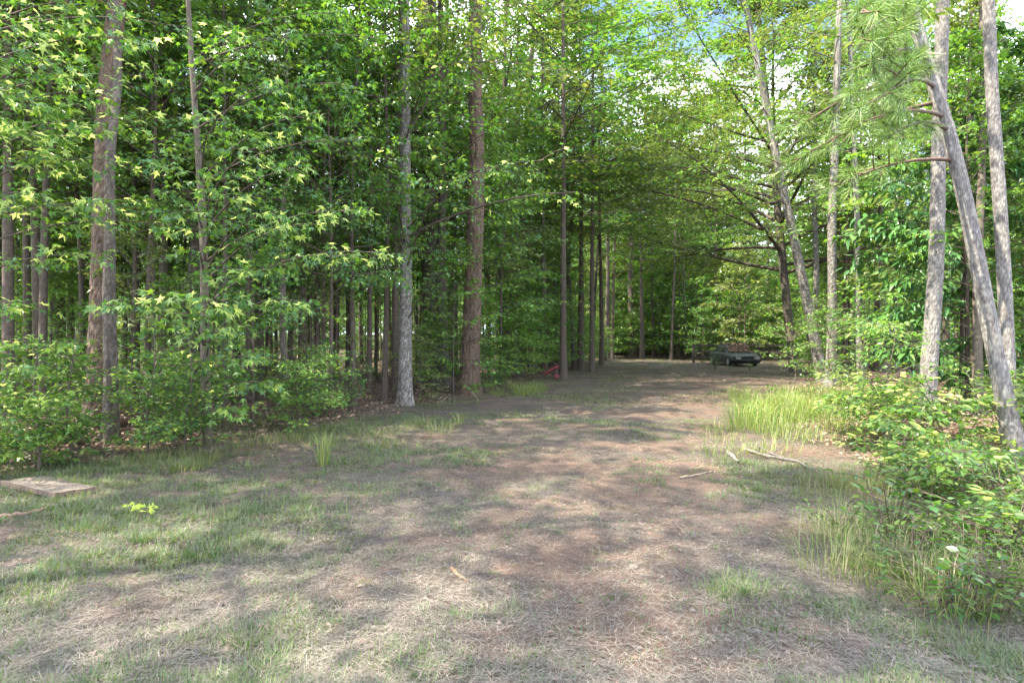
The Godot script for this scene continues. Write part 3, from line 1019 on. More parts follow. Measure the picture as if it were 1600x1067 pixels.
func add_branches(h: Dictionary, s: int, tips: Array, twigs: int, per: int, ls: float, pal: Array, tmpl: Array, most: int) -> void:
	var r := gen(s)
	var bark := MB.new()
	var lv := []
	for q in tips:
		var e: Vector3 = at_depth(q[0], q[1], q[2]) - h.base
		var a := stem_at(h, q[3])
		var L := a.distance_to(e)
		spray(r, bark, lv, a, e, 0.012 + 0.006 * L, 0.06 * L, twigs + int(L * 1.5), per, 0.35 + 0.14 * L, ls, pal, 0.3, 0.3, 0.85)
	part("limb", bark.mesh(true), M.bark, h.node).set_meta("kind", "stuff")
	leave(h.node, lv, tmpl, pal, M.leaf, most, "foliage")

func pine_branches(h: Dictionary, s: int, tips: Array) -> void:
	var r := gen(s)
	var bark := MB.new()
	var nd := MB.new()
	for q in tips:
		var e: Vector3 = at_depth(q[0], q[1], q[2]) - h.base
		var a := stem_at(h, q[3] - 0.3)
		var lp := limb(bark, a, e, 0.028, 0.12, Color(0.16, 0.10, 0.075))
		for k in 15:
			var p := along(lp, 0.4 + 0.6 * k / 14.0)
			var d := ((e - a).normalized() + jitter(r, 0.8) + Vector3(0, 0.15, 0)).normalized()
			var f := p + d * r.randf_range(0.1, 0.4)
			bark.tube([p, f], [0.009, 0.006], 4, Color(0.20, 0.13, 0.085))
			tuft(r, nd, f, d, 60, 0.23, 0.0032, NEEDLE)
	part("limb", bark.mesh(true), M.bark, h.node).set_meta("kind", "stuff")
	var o := part("needle_foliage", nd.mesh(), M.needle, h.node)
	o.set_meta("kind", "stuff")

# a small tree or bush near the camera, its branch tips given in the picture and by distance
func near_plant(s: int, called: String, label: String, category: String, base: Vector3, top: Vector3, r0: float, tips: Array, twigs: int, per: int, tl: float, ls: float, pal: Array, tmpl: Array, mat: StandardMaterial3D, droop: float, most: int, flat := 0.9) -> Node3D:
	var r := gen(s)
	var t := thing(called, label, category, base)
	var bark := MB.new()
	var pts := []
	var rad := []
	for i in 9:
		var u := i / 8.0
		pts.append((top - base) * u + Vector3(sin(u * 6.0 + s) * 0.06, 0, cos(u * 5.0 + s) * 0.06) * minf(1.0, u * 3.0) - Vector3(0, 0.2, 0) * (1.0 - u))
		rad.append(lerpf(r0, r0 * 0.35, u))
	bark.tube(pts, rad, 12, Color(0.17, 0.14, 0.105))
	var lv := []
	for q in tips:
		var e: Vector3 = at_depth(q[0], q[1], q[2]) - base
		var hgt: float = (e.y - 0.12 * Vector2(e.x, e.z).length()) / maxf(0.1, top.y - base.y)
		var a := along(pts, clampf(hgt, 0.04, 0.97))
		var L := a.distance_to(e)
		spray(r, bark, lv, a, e, 0.005 + 0.004 * L, 0.08 * L, twigs, per, tl, ls, pal, droop, 0.3, flat)
	part("trunk", bark.mesh(true), M.bark, t)
	leave(t, lv, tmpl, pal, mat, most)
	return t

func make_near_plants() -> void:
	var b := ground_at(325, 694)
	# sweetgum over the plank
	near_plant(31, "sweetgum_tree", "young sweetgum with star shaped leaves and tan stem beside the thick reddish pine", "tree", b, at_depth(292, -120, 8.6), 0.075, [
		[470, 470, 6.6], [540, 400, 7.0], [600, 395, 7.2], [560, 330, 7.4], [500, 350, 6.8], [430, 330, 6.6], [470, 260, 6.8], [400, 230, 6.8], [350, 300, 6.4],
		[280, 330, 6.4], [380, 420, 6.2], [330, 470, 6.0], [250, 470, 5.9], [180, 470, 6.0], [340, 520, 6.4], [400, 560, 7.0], [370, 640, 7.4], [420, 600, 7.4],
		[480, 180, 7.2], [420, 130, 7.2], [540, 130, 8.0], [560, 220, 8.0], [330, 180, 7.0], [360, 60, 7.4], [450, 50, 7.6], [520, 20, 8.0], [250, 250, 6.6], [590, 60, 8.6]], 9, 13, 0.45, 0.128, GUM, STAR, M.leaf, 0.25, 280)
	near_plant(32, "sweetgum_tree", "leafy sweetgum hanging over the clearing beyond the plank", "tree", ground_at(-90, 735), at_depth(-60, -200, 7.0), 0.07, [
		[90, 90, 6.0], [150, 140, 6.2], [40, 60, 5.8], [200, 60, 6.6], [230, 120, 6.8], [120, 200, 6.2], [60, 210, 6.0], [170, 250, 6.6], [30, 300, 6.2], [110, 320, 6.4], [220, 190, 6.8],
		[140, 400, 6.6], [10, 470, 6.4], [100, 20, 6.2], [180, 0, 6.6], [270, 40, 7.2], [10, 140, 5.6], [250, 350, 7.0], [200, 320, 6.8]], 9, 13, 0.45, 0.128, GUM, STAR, M.leaf, 0.25, 280)
	# bushes along the forest edge
	var bush := [[-20, 745, 75], [55, 738, 60], [108, 722, 38], [232, 712, 42], [290, 706, 50]]
	for i in bush.size():
		var p := ground_at(bush[i][0], bush[i][1])
		var d := -p.z
		var tips := []
		var r := gen(600 + i)
		for k in 25:
			tips.append([bush[i][0] + r.randf_range(-1, 1) * bush[i][2], bush[i][1] - r.randf_range(20, [210, 220, 170, 165, 150][i]), d + r.randf_range(-0.55, 0.7)])
		near_plant(610 + i, "edge_bush", ["low bush of small stars leaves beside the plank", "dense green bush behind the plank", "leafy bush with arching twigs at the foot of the reddish pine", "airy bush between the reddish pine and the sweetgum stem", "small bush at the foot of the sweetgum stem"][i], "bush", p, p + Vector3(0.05, 1.7, 0.0), 0.018, tips, 7, 9, 0.32, [0.095, 0.09, 0.085, 0.09, 0.085][i], [GUM, MAPLE, VINE, GUM, VINE][i], [STAR, STAR_FAR, OVAL, STAR, OVAL][i], M.leaf, 0.2, 90)
	# bright bush by the track
	var tips2 := []
	var r2 := gen(640)
	for k in 34:
		var a := r2.randf() * TAU
		var e := sqrt(r2.randf())
		tips2.append([475 + cos(a) * 85 * e, 600 - sin(a) * 62 * e, 9.6 + r2.randf_range(-0.7, 0.7)])
	var p2 := ground_at(462, 672)
	near_plant(641, "bright_bush", "bright green rounded bush at the edge of the track", "bush", p2, p2 + Vector3(0.05, 1.1, 0), 0.02, tips2, 7, 9, 0.26, 0.075, MAPLE, STAR_FAR, M.leaf, 0.2, 60)
	# glossy drooping leaves behind the leaning pine
	var laurel := [[1390, 290, 11.4], [1360, 330, 11.8], [1405, 350, 11.2], [1350, 400, 11.8], [1390, 430, 11.3], [1415, 470, 11.0], [1370, 490, 11.6], [1500, 440, 11.2], [1520, 520, 11.0], [1560, 560, 11.0], [1500, 300, 11.8], [1540, 380, 11.4], [1590, 440, 11.0], [1600, 330, 11.2], [1580, 250, 11.4], [1520, 220, 11.8], [1500, 140, 12.0], [1560, 120, 11.8], [1600, 60, 11.6], [1540, 40, 12.0], [1480, 60, 12.2], [1400, 250, 11.9], [1500, 570, 11.0], [1590, 520, 10.8], [1380, 540, 11.4], [1430, 380, 11.0], [1610, 180, 11.2], [1480, 210, 12.0], [1550, 470, 11.2], [1600, 590, 10.8], [1490, 370, 11.4], [1420, 540, 11.0], [1345, 350, 11.6], [1530, 300, 11.5]]
	near_plant(651, "glossy_tree", "tree with large dark glossy drooping leaves behind the leaning pine", "tree", ground_at(1530, 650), at_depth(1530, -150, 12.0), 0.09, laurel, 9, 15, 0.48, 0.23, LAUREL, OVAL, M.gloss_leaf, 0.75, 290, 0.35)
	# broad leaved vines below the leaning pine
	var spots := [[1380, 700, 0.9], [1470, 715, 1.0], [1515, 758, 0.6], [1420, 740, 0.7], [1620, 700, 1.1], [1520, 690, 1.0], [1480, 780, 0.7], [1600, 830, 0.5], [1370, 670, 0.8]]
	for i in spots.size():
		var p := ground_at(spots[i][0], spots[i][1])
		var d := -p.z
		var tips := []
		var r := gen(660 + i)
		for k in 16:
			tips.append([spots[i][0] + r.randf_range(-85, 80), spots[i][1] - r.randf_range(-15, 120) * spots[i][2], d + r.randf_range(-0.6, 0.6)])
		near_plant(670 + i, "vine_bush", ["round leaved vine creeping out onto the track", "round leaved yellow green vine heap below the leaning pine", "sunlit broad leaved vine at the foot of the leaning pine", "low round leaved vine trailing over the dead branch", "tall vine thicket beyond the leaning pine", "vine thicket between the leaning pine and the grey brown pine", "low vine patch among the weedy grass", "pale leaved vine at the edge of the weedy grass", "vine clump between the tall grass and the vine thicket"][i], "vine", p, p + Vector3(0.03, 0.6, 0), 0.012, tips, 6, 10, 0.3, [0.095, 0.1, 0.11, 0.085, 0.1, 0.1, 0.085, 0.085, 0.085][i], VINE, ROUND if i % 3 != 2 else OVAL, M.leaf, 0.15, 150, 0.45)
	# sunlit small leaved shrubs beyond the tall grass
	var more := [[1240, 585, 15.5], [1300, 600, 14.0], [1350, 610, 13.0], [1390, 640, 11.5], [1330, 570, 15.0], [1265, 560, 17.0]]
	for i in more.size():
		var p := ground_at(more[i][0], more[i][1] + 30)
		var d := -p.z
		var tips := []
		var r := gen(680 + i)
		for k in 22:
			tips.append([more[i][0] + r.randf_range(-60, 60), more[i][1] + 25 - r.randf_range(0, 165), d + r.randf_range(-0.9, 0.9)])
		near_plant(690 + i, "small_leaved_shrub", "small leaved sunlit shrub between the tall grass and the glossy tree", "shrub", p, p + Vector3(0, 1.6, 0), 0.02, tips, 6, 9, 0.42, 0.085, [MAPLE, VINE, GUM][i % 3], OVAL if i % 2 else STAR_FAR, M.leaf, 0.25, 0).set_meta("group", "small leaved shrubs beyond the tall grass")
	# lime seedling on the clearing
	var sp := ground_at(214, 806)
	near_plant(701, "oak_seedling", "lime green seedling standing alone on the clearing", "seedling", sp, sp + Vector3(0.02, 0.14, 0), 0.004, [[205, 800, -sp.z], [232, 790, -sp.z], [215, 785, -sp.z - 0.05], [225, 803, -sp.z + 0.05]], 3, 4, 0.05, 0.06, [Color(0.28, 0.44, 0.04), Color(0.32, 0.46, 0.05)], STAR, M.leaf, 0.2, 60)

# ------------------------------------------------------------------ tall grass and weeds
func grass_clump(s: int, label: String, mass: String, p: Vector3, n: int, spread: float, h: float, w: float, lean: float, pal: Array) -> void:
	var r := gen(s)
	if mass == "":
		var one := MB.new()
		blades(one, r, n, spread, h, w, lean, pal)
		var t := thing("grass_tuft", label, "grass", p)
		part("blade", one.mesh(), M.grass, t).set_meta("kind", "stuff")
		return
	if not M.masses.has(label):
		M.masses[label] = MB.new()
	var mb: MB = M.masses[label]
	var first := mb.v.size()
	blades(mb, r, n, spread, h, w, lean, pal)
	for i in range(first, mb.v.size()):
		mb.v[i] += p

func make_tall_grass() -> void:
	M.masses = {}
	const LUSH := [Color(0.15, 0.25, 0.05), Color(0.19, 0.28, 0.06), Color(0.12, 0.21, 0.05), Color(0.25, 0.30, 0.09), Color(0.34, 0.31, 0.16)]
	const DRY := [Color(0.28, 0.25, 0.15), Color(0.12, 0.19, 0.055), Color(0.16, 0.22, 0.065), Color(0.14, 0.21, 0.06), Color(0.30, 0.27, 0.18), Color(0.19, 0.23, 0.08)]
	var r := gen(801)
	for i in 34:
		var p := ground_at(r.randf_range(1150, 1330), r.randf_range(618, 688))
		grass_clump(810 + i, "tall bright green grass clump at the edge of the track", "tall bright grass along the track", p, 120, 0.32, r.randf_range(0.4, 0.62), 0.007, 0.75, LUSH)
	for i in 44:
		var p := ground_at(r.randf_range(1110, 1370), r.randf_range(606, 715))
		grass_clump(1200 + i, "tall bright green grass clump at the edge of the track", "tall bright grass along the track", p, 50, 0.34, r.randf_range(0.1, 0.36), 0.006, 1.0, LUSH)
	grass_clump(850, "single bright grass tuft growing in front of the bright bush", "", ground_at(505, 728), 46, 0.07, 0.52, 0.009, 0.45, LUSH)
	grass_clump(851, "small grass tuft beside the lichen speckled trunk", "", ground_at(718, 662), 30, 0.09, 0.3, 0.008, 0.8, LUSH)
	for i in 9:
		grass_clump(855 + i, "mid height grass growing where red metal scrap lies", "grass by the red scrap", ground_at(r.randf_range(770, 845), r.randf_range(604, 622)), 70, 0.25, 0.45, 0.008, 0.8, LUSH)
	for i in 80:
		var p := ground_at(r.randf_range(1270, 1660), r.randf_range(750, 980))
		if p.x < 2.1 + 0.0 * p.z:
			continue
		grass_clump(870 + i, "thin weedy grass with dry stalks below the vines", "weedy grass below the vines", p, 60, 0.22, r.randf_range(0.16, 0.42), 0.0038, 1.0, DRY)
	for i in 30:
		var p := ground_at(r.randf_range(330, 700), r.randf_range(655, 700))
		grass_clump(930 + i, "dry matted grass on the bank before the trunks", "dry grass on the bank", p, 60, 0.3, r.randf_range(0.12, 0.3), 0.005, 1.2, DRY)
	for i in 14:
		grass_clump(990 + i, "thin grass growing round the plank", "grass round the plank", ground_at(25 + i * 9 + r.randf_range(-6, 6), (758 + i * 2.1) if i % 3 else 742 + i * 1.8), 16, 0.09, 0.1, 0.004, 0.9, LUSH)
	for i in 16:
		var p := ground_at(r.randf_range(150, 400), r.randf_range(700, 735))
		grass_clump(970 + i, "dry grass under the bushes by the plank", "dry grass under the bushes", p, 50, 0.25, r.randf_range(0.1, 0.25), 0.005, 1.2, DRY)
	for label in M.masses:
		var o := part(numbered("tall_grass"), M.masses[label].mesh(), M.grass, self)
		o.set_meta("label", label)
		o.set_meta("category", "grass")
		o.set_meta("kind", "stuff")
	# small broad leaved weeds among the grass
	for i in 64:
		var p := ground_at(1290 + 340 * sqrt(r.randf()), r.randf_range(745, 960))
		if p.x < 2.3:
			continue
		var d: Dictionary = V.weed[i % 2]
		var t := thing("weed", "small broad leaved weed among the thin grass below the vines", "weed", p, "weeds below the vines")
		t.rotation.y = r.randf() * TAU
		t.scale = Vector3.ONE * r.randf_range(0.45, 1.15)
		part("stem", d.trunk, M.bark, t)
		part("foliage", d.crown, M.leaf, t)

# ------------------------------------------------------------------ things lying about
func stick(called: String, label: String, pix: Array, r0: float, col: Color, lift := 0.0, twig := 0) -> void:
	var pts := []
	for q in pix:
		pts.append(ground_at(q[0], q[1]) + Vector3(0, r0 * 0.8 + (q[2] if q.size() > 2 else 0.0) + lift, 0))
	var base: Vector3 = pts[0]
	var smooth := []
	var rad := []
	var r := gen(int(pix[0][0]))
	for i in 15:
		var t := i / 14.0
		smooth.append(along(pts, t) - base + jitter(r, r0 * 0.35))
		rad.append(r0 * (1.0 - 0.55 * t) * r.randf_range(0.85, 1.12))
	smooth.push_front(smooth[0]); rad.push_front(0.001)
	smooth.append(smooth[-1]); rad.append(0.001)
	var mb := MB.new()
	mb.tube(smooth, rad, 8, col)
	var t2 := thing(called, label, "stick", base)
	part("stem", mb.mesh(true), M.bark, t2)
	for k in twig:
		var m2 := MB.new()
		var a: Vector3 = smooth[3 + k * 3]
		var e := a + Vector3(r.randf_range(-0.3, 0.3), r.randf_range(0.05, 0.35), r.randf_range(-0.3, 0.3))
		m2.tube([a, a.lerp(e, 0.5) + jitter(r, 0.03), e], [r0 * 0.5, r0 * 0.35, r0 * 0.15], 5, col)
		part("twig", m2.mesh(true), M.bark, t2)

func make_litter_things() -> void:
	# plank
	var a := ground_at(33, 756)
	var c := ground_at(118, 775)
	var t := thing("plank", "weathered grey brown plank lying on the clearing before the bushes", "plank", (a + c) * 0.5 + Vector3(0, 0.04, 0))
	var along_ := (c - a).normalized()
	var mb := MB.new()
	var bs := Basis(along_, Vector3.UP, along_.cross(Vector3.UP)).orthonormalized()
	bs = bs * Basis(Vector3.RIGHT, -0.05)
	var r := gen(901)
	var L := a.distance_to(c) * 1.0
	var nx := 26
	var nw := 8
	var w := 0.36
	var P := func(i: int, j: int, top: bool) -> Vector3:
		var x := (float(i) / nx - 0.5) * L + (0.03 * sin(j * 2.1) if i == 0 else 0.0)
		var z := (float(j) / nw - 0.5) * w
		return bs * Vector3(x, (0.022 + 0.002 * sin(j * 5.0 + i * 0.3) + 0.004 * sin(i * 0.23)) if top else -0.03, z + 0.006 * sin(i * 1.9) * float(absi(2 * j - nw) == nw))
	for i in nx:
		for j in nw:
			var wn := fine.get_noise_2d(i * 0.9, j * 9.0)
			var col := Color(0.225, 0.18, 0.15) * (0.85 + 0.3 * absf(sin(j * 3.7)) + 0.7 * wn)
			mb.quad(P.call(i, j, true), P.call(i + 1, j, true), P.call(i + 1, j + 1, true), P.call(i, j + 1, true), col)
	for i in nx:
		mb.quad(P.call(i, 0, true), P.call(i, 0, false), P.call(i + 1, 0, false), P.call(i + 1, 0, true), Color(0.20, 0.14, 0.105))
		mb.quad(P.call(i, nw, true), P.call(i + 1, nw, true), P.call(i + 1, nw, false), P.call(i, nw, false), Color(0.20, 0.14, 0.105))
	for j in nw:
		mb.quad(P.call(0, j, true), P.call(0, j + 1, true), P.call(0, j + 1, false), P.call(0, j, false), Color(0.22, 0.155, 0.115))
		mb.quad(P.call(nx, j, true), P.call(nx, j, false), P.call(nx, j + 1, false), P.call(nx, j + 1, true), Color(0.22, 0.155, 0.115))
	part("board", mb.mesh(), M.bark, t)
	var m2 := MB.new()
	m2.tube([Vector3(-0.1, 0.03, -0.02), Vector3(-0.09, 0.06, -0.05), Vector3(-0.03, 0.12, -0.1)], [0.004, 0.003, 0.002], 5, Color(0.06, 0.05, 0.04))
	part("twig", m2.mesh(true), M.bark, t)
	# sticks, bark and dead branches
	stick("bark_strip", "reddish brown strip of bark lying before the plank", [[-25, 812], [10, 810], [40, 806], [66, 800]], 0.028, Color(0.30, 0.19, 0.14))
	stick("fallen_stick", "pale splintered stick lying on the bare clay", [[1062, 748], [1085, 745], [1112, 738]], 0.016, Color(0.42, 0.33, 0.24))
	stick("fallen_stick", "short grey log end lying by the dead branch", [[1138, 710], [1146, 717], [1154, 725]], 0.033, Color(0.30, 0.27, 0.25))
	stick("dead_branch", "grey dead branch lying between tall grass and vines", [[1165, 706], [1200, 716], [1240, 722], [1280, 742]], 0.024, Color(0.24, 0.21, 0.19), 0.01, 3)
	stick("fallen_stick", "thin dark curved stick lying on the track", [[1052, 815], [1068, 832], [1078, 848], [1080, 866]], 0.011, Color(0.16, 0.12, 0.10))
	stick("fallen_stick", "thin dark stick lying in the grass of the clearing", [[318, 978], [345, 955], [365, 940]], 0.008, Color(0.12, 0.10, 0.08))
	stick("bark_strip", "orange brown bark chip lying on the short grass", [[706, 890], [715, 900], [730, 911]], 0.014, Color(0.31, 0.19, 0.11))
	stick("fallen_stick", "small dark twig lying on the clay near the vines", [[1160, 842], [1172, 842], [1182, 839]], 0.006, Color(0.16, 0.12, 0.10))
	stick("fallen_stick", "bent grey twig lying on the track near the weeds", [[1100, 938], [1090, 936], [1040, 935]], 0.007, Color(0.2, 0.17, 0.14))
	stick("dead_branch", "pale bare branch arching over the ground by the flared pine", [[700, 604, 0.12], [716, 610, 0.3], [738, 622, 0.14], [748, 628]], 0.02, Color(0.36, 0.33, 0.29), 0.0, 2)
	stick("dead_branch", "pale bent dead branch lying in the shrubs by the car", [[1290, 540, 0.3], [1262, 560, 0.35], [1245, 575, 0.2], [1225, 580]], 0.03, Color(0.42, 0.40, 0.37), 0.0, 4)
	# stones on the clay
	for q in [[990, 888, 0.03], [1182, 988, 0.022], [998, 1014, 0.02], [1395, 888, 0.05], [930, 635, 0.06], [912, 628, 0.05], [1082, 955, 0.018], [1140, 870, 0.02]]:
		var p := ground_at(q[0], q[1])
		var s := MB.new()
		var sp := SphereMesh.new()
		sp.radial_segments = 10
		sp.rings = 6
		sp.radius = 1.0
		sp.height = 2.0
		var arr := sp.get_mesh_arrays()
		for v in arr[Mesh.ARRAY_VERTEX]:
			var k: float = 1.0 + 0.35 * fine.get_noise_3dv(v * 9.0 + p * 7.0)
			s.v.append(Vector3(v.x * 1.2, v.y * 0.6, v.z) * k * q[2])
			s.c.append(Color(0.19, 0.155, 0.135))
		s.ix.append_array(arr[Mesh.ARRAY_INDEX])
		var st := part(numbered("stone"), s.mesh(), M.bark, self, p + Vector3(0, q[2] * 0.25, 0))
		st.set_meta("label", "small rough stone half sunk in the track")
		st.set_meta("category", "stone")
		st.set_meta("group", "small stones on the track")
	# red machine scrap
	var rp := ground_at(858, 592)
	var red := plain_mat("red_paint", Color(0.24, 0.03, 0.032), 0.55, M.grain, 6.0)
	var dark := plain_mat("dark_iron", Color(0.05, 0.045, 0.045), 0.6)
	var rt := thing("red_scrap", "red painted metal machine scrap tipped over at the edge of the woods", "scrap metal", rp)
	var f := -rp.z / FOCAL
	var b1 := MB.new()
	var half := []
	b1.tube([Vector3(-10, 7, 0) * f, Vector3(-9.5, 7.3, 0) * f, Vector3(12, 18.5, 0) * f, Vector3(15.5, 20, 0) * f, Vector3(16, 20.2, 0) * f], [0.001, 1.9 * f, 2.9 * f, 2.6 * f, 0.001], 14, Color(1, 1, 1))
	part("hood", b1.mesh(true), red, rt)
	var b2 := MB.new()
	b2.box(Basis(Vector3(0, 0, 1), -0.5), Vector3(12, 5, -1) * f, Vector3(7.5, 6.5, 7) * f, Color(1, 1, 1))
	part("housing", b2.mesh(), red, rt)
	var b3 := MB.new()
	b3.tube([Vector3(12, 5, 0) * f, Vector3(13, 19, 0) * f], [1.2 * f, 1.2 * f], 8, Color(1, 1, 1))
	part("strut", b3.mesh(true), dark, rt)
	var b4 := MB.new()
	b4.tube([Vector3(-8, 8, -2) * f, Vector3(-18, 17, -2) * f, Vector3(-22, 18, -2) * f], [0.7 * f, 0.7 * f, 0.8 * f], 8, Color(1, 1, 1))
	part("handle", b4.mesh(true), dark, rt)
	var b5 := MB.new()
	b5.tube([Vector3(-3, 17, -6) * f, Vector3(-8, 15.5, -6) * f], [1.0 * f, 1.0 * f], 8, Color(1, 1, 1))
	part("lever", b5.mesh(true), red, rt)

# ------------------------------------------------------------------ fence and car
func make_fence() -> void:
	var t := thing("rail_fence", "dark weathered board fence behind the old car", "fence", on_ground(16.0, -41.5))
	var wood := plain_mat("dark_wood", Color(0.055, 0.05, 0.045), 0.85, M.grain, 1.5)
	var o := t.position
	for i in 9:
		var x := 13.1 - o.x + i * 2.35
		var y := height(x + o.x, o.z) - o.y
		var mb := MB.new()
		mb.box(Basis(), Vector3(x, y + 0.6, 0), Vector3(0.15, 1.6, 0.13), Color(1, 1, 1))
		part("post", mb.mesh(), wood, t)
		if i < 8:
			for k in 3:
				var m2 := MB.new()
				m2.box(Basis(Vector3(0, 0, 1), 0.012 * sin(i * 3.0 + k * 2.0)), Vector3(x + 1.175, y + 0.45 + k * 0.42, 0.085), Vector3(2.34, 0.14, 0.035), Color(1, 1, 1))
				part("rail", m2.mesh(), wood, t)

func loft(rings: Array, caps := true) -> ArrayMesh:
	var st := SurfaceTool.new()
	st.begin(Mesh.PRIMITIVE_TRIANGLES)
	var m: int = rings[0].size()
	for i in rings.size() - 1:
		for k in m:
			var k2 := (k + 1) % m
			for p in [rings[i][k], rings[i + 1][k], rings[i][k2], rings[i][k2], rings[i + 1][k], rings[i + 1][k2]]:
				st.add_vertex(p)
	if caps:
		for e in [0, rings.size() - 1]:
			var ring: Array = rings[e]
			for k in range(1, m - 1):
				for p in ([ring[0], ring[k], ring[k + 1]] if e == 0 else [ring[0], ring[k + 1], ring[k]]):
					st.add_vertex(p)
	st.generate_normals()
	return st.commit()

func make_car() -> void:
	var rr := gen(955)
	for q in [[1118, 576, 0.55], [1172, 578, 0.3], [1098, 568, 0.5], [1246, 576, 0.6], [1140, 578, 0.25]]:
		plant("shrub", rr.randi(), "car_side_shrub", "small leafy shrub growing close to the old car", "shrub", "shrubs close to the old car", ground_at(q[0], q[1]), rr.randf() * TAU, Vector3.ONE * q[2])
	var p := on_ground(14.5, -35.4)
	var t := thing("old_car", "abandoned dark green sedan with dead leaves heaped on its hood", "car", p)
	t.rotation.y = 0.02
	var paint := plain_mat("faded_paint", Color(0.045, 0.058, 0.053), 0.45, M.grain, 0.7)
	var glass := plain_mat("dusty_glass", Color(0.045, 0.05, 0.05), 0.25)
	var black := plain_mat("black_rubber", Color(0.02, 0.02, 0.02), 0.8)
	var lamp := plain_mat("clouded_lens", Color(0.30, 0.29, 0.24), 0.35)
	var chrome := plain_mat("dull_steel", Color(0.25, 0.25, 0.24), 0.45)
	# front at z = 0, tail towards -z; each station: z, half width, sill, waist height
	var rings := []
	for q in [[0.0, 0.72, 0.34, 0.62], [-0.12, 0.83, 0.24, 0.70], [-0.5, 0.87, 0.2, 0.80], [-1.3, 0.88, 0.2, 0.90], [-2.4, 0.89, 0.2, 0.93], [-3.5, 0.88, 0.2, 0.95], [-4.3, 0.85, 0.24, 0.92], [-4.6, 0.76, 0.34, 0.78]]:
		var z: float = q[0]
		var w: float = q[1]
		rings.append([Vector3(-w * 0.92, q[2], z), Vector3(-w, q[2] + 0.14, z), Vector3(-w, q[3] - 0.16, z), Vector3(-w * 0.95, q[3] - 0.03, z), Vector3(-w * 0.7, q[3] + 0.02, z), Vector3(0, q[3] + 0.05, z), Vector3(w * 0.7, q[3] + 0.02, z), Vector3(w * 0.95, q[3] - 0.03, z), Vector3(w, q[3] - 0.16, z), Vector3(w, q[2] + 0.14, z), Vector3(w * 0.92, q[2], z)])
	part("body", loft(rings), paint, t)
	var cab := []
	for q in [[-1.25, 0.78, 0.90, 0.88], [-1.5, 0.76, 0.9, 1.02], [-2.05, 0.68, 0.9, 1.36], [-2.5, 0.66, 0.9, 1.42], [-3.1, 0.66, 0.9, 1.40], [-3.5, 0.70, 0.9, 1.2], [-3.95, 0.76, 0.9, 0.96]]:
		var w: float = q[1]
		cab.append([Vector3(-0.8, q[2] - 0.06, q[0]), Vector3(-w, q[3] - 0.05, q[0]), Vector3(-w * 0.8, q[3], q[0]), Vector3(0, q[3] + 0.02, q[0]), Vector3(w * 0.8, q[3], q[0]), Vector3(w, q[3] - 0.05, q[0]), Vector3(0.8, q[2] - 0.06, q[0])])
	part("cabin", loft(cab), paint, t)
	var wind := MB.new()
	wind.quad(Vector3(-0.66, 1.0, -1.36), Vector3(0.66, 1.0, -1.36), Vector3(0.58, 1.36, -1.97), Vector3(-0.58, 1.36, -1.97), Color(1, 1, 1))
	part("windscreen", wind.mesh(), glass, t)
	for s in [-1.0, 1.0]:
		for q in [[-1.75, -2.5], [-2.58, -3.35]]:
			var side := MB.new()
			side.quad(Vector3(s * 0.79, 0.97, q[0] + 0.2), Vector3(s * 0.79, 0.97, q[1]), Vector3(s * 0.705, 1.3, q[1] + 0.06), Vector3(s * 0.705, 1.3, q[0] - 0.2), Color(1, 1, 1))
			part("side_window", side.mesh(), glass, t)
		var hl := MB.new()
		hl.box(Basis(Vector3.UP, s * 0.22), Vector3(s * 0.57, 0.57, 0.0), Vector3(0.30, 0.13, 0.07), Color(1, 1, 1))
		part("headlight", hl.mesh(), lamp, t)
		var mi := MB.new()
		mi.box(Basis(), Vector3(s * 0.92, 1.0, -1.6), Vector3(0.14, 0.1, 0.08), Color(1, 1, 1))
		part("mirror", mi.mesh(), black, t)
		for z in [-0.85, -3.6]:
			var tyre := MB.new()
			var ring := []
			var rd := []
			for k in 5:
				ring.append(Vector3(s * (0.70 + 0.05 * k), 0.30, z))
				rd.append([0.2, 0.30, 0.32, 0.30, 0.2][k])
			tyre.tube(ring, rd, 20, Color(1, 1, 1))
			var wh := part("wheel", tyre.mesh(true), black, t)
			var rim := MB.new()
			rim.tube([Vector3(s * 0.89, 0.30, z), Vector3(s * 0.91, 0.30, z), Vector3(s * 0.91, 0.30, z)], [0.2, 0.18, 0.01], 16, Color(1, 1, 1))
			part("rim", rim.mesh(), chrome, wh)
	var gr := MB.new()
	for k in 4:
		gr.box(Basis(), Vector3(0, 0.53 + k * 0.03, 0.015), Vector3(0.78, 0.016, 0.04), Color(1, 1, 1))
	part("grille", gr.mesh(), black, t)
	var bu := MB.new()
	bu.tube([Vector3(-0.86, 0.42, -0.22), Vector3(-0.78, 0.42, 0.02), Vector3(-0.4, 0.42, 0.09), Vector3(0.4, 0.42, 0.09), Vector3(0.78, 0.42, 0.02), Vector3(0.86, 0.42, -0.22)], [0.07, 0.085, 0.09, 0.09, 0.085, 0.07], 10, Color(1, 1, 1))
	part("bumper", bu.mesh(true), black, t)
	# dead leaves heaped on windscreen, cowl and roof edge
	var r := gen(950)
	var lf := MB.new()
	for i in 2600:
		var x := r.randf_range(-0.66, 0.7)
		var z := r.randf_range(-2.5, -0.75)
		var y := 0.95 + 0.05 * r.randf()
		if z < -1.35:
			y = minf(1.44, 1.0 + (-z - 1.35) * 0.6) + 0.03 * r.randf()
		if z < -1.95 and r.randf() < 0.45 or z > -0.95 and r.randf() < 0.6:
			continue
		lf.shape(DIAMOND[0], DIAMOND[1], leaf_basis(Vector3(r.randf_range(-1, 1), r.randf_range(-0.3, 0.3), r.randf_range(-1, 1)), Vector3.UP + jitter(r, 0.6), r.randf_range(0.06, 0.12)), Vector3(x, y, z), shade_of([Color(0.36, 0.24, 0.15), Color(0.28, 0.17, 0.10), Color(0.45, 0.34, 0.24), Color(0.20, 0.12, 0.08)], r))
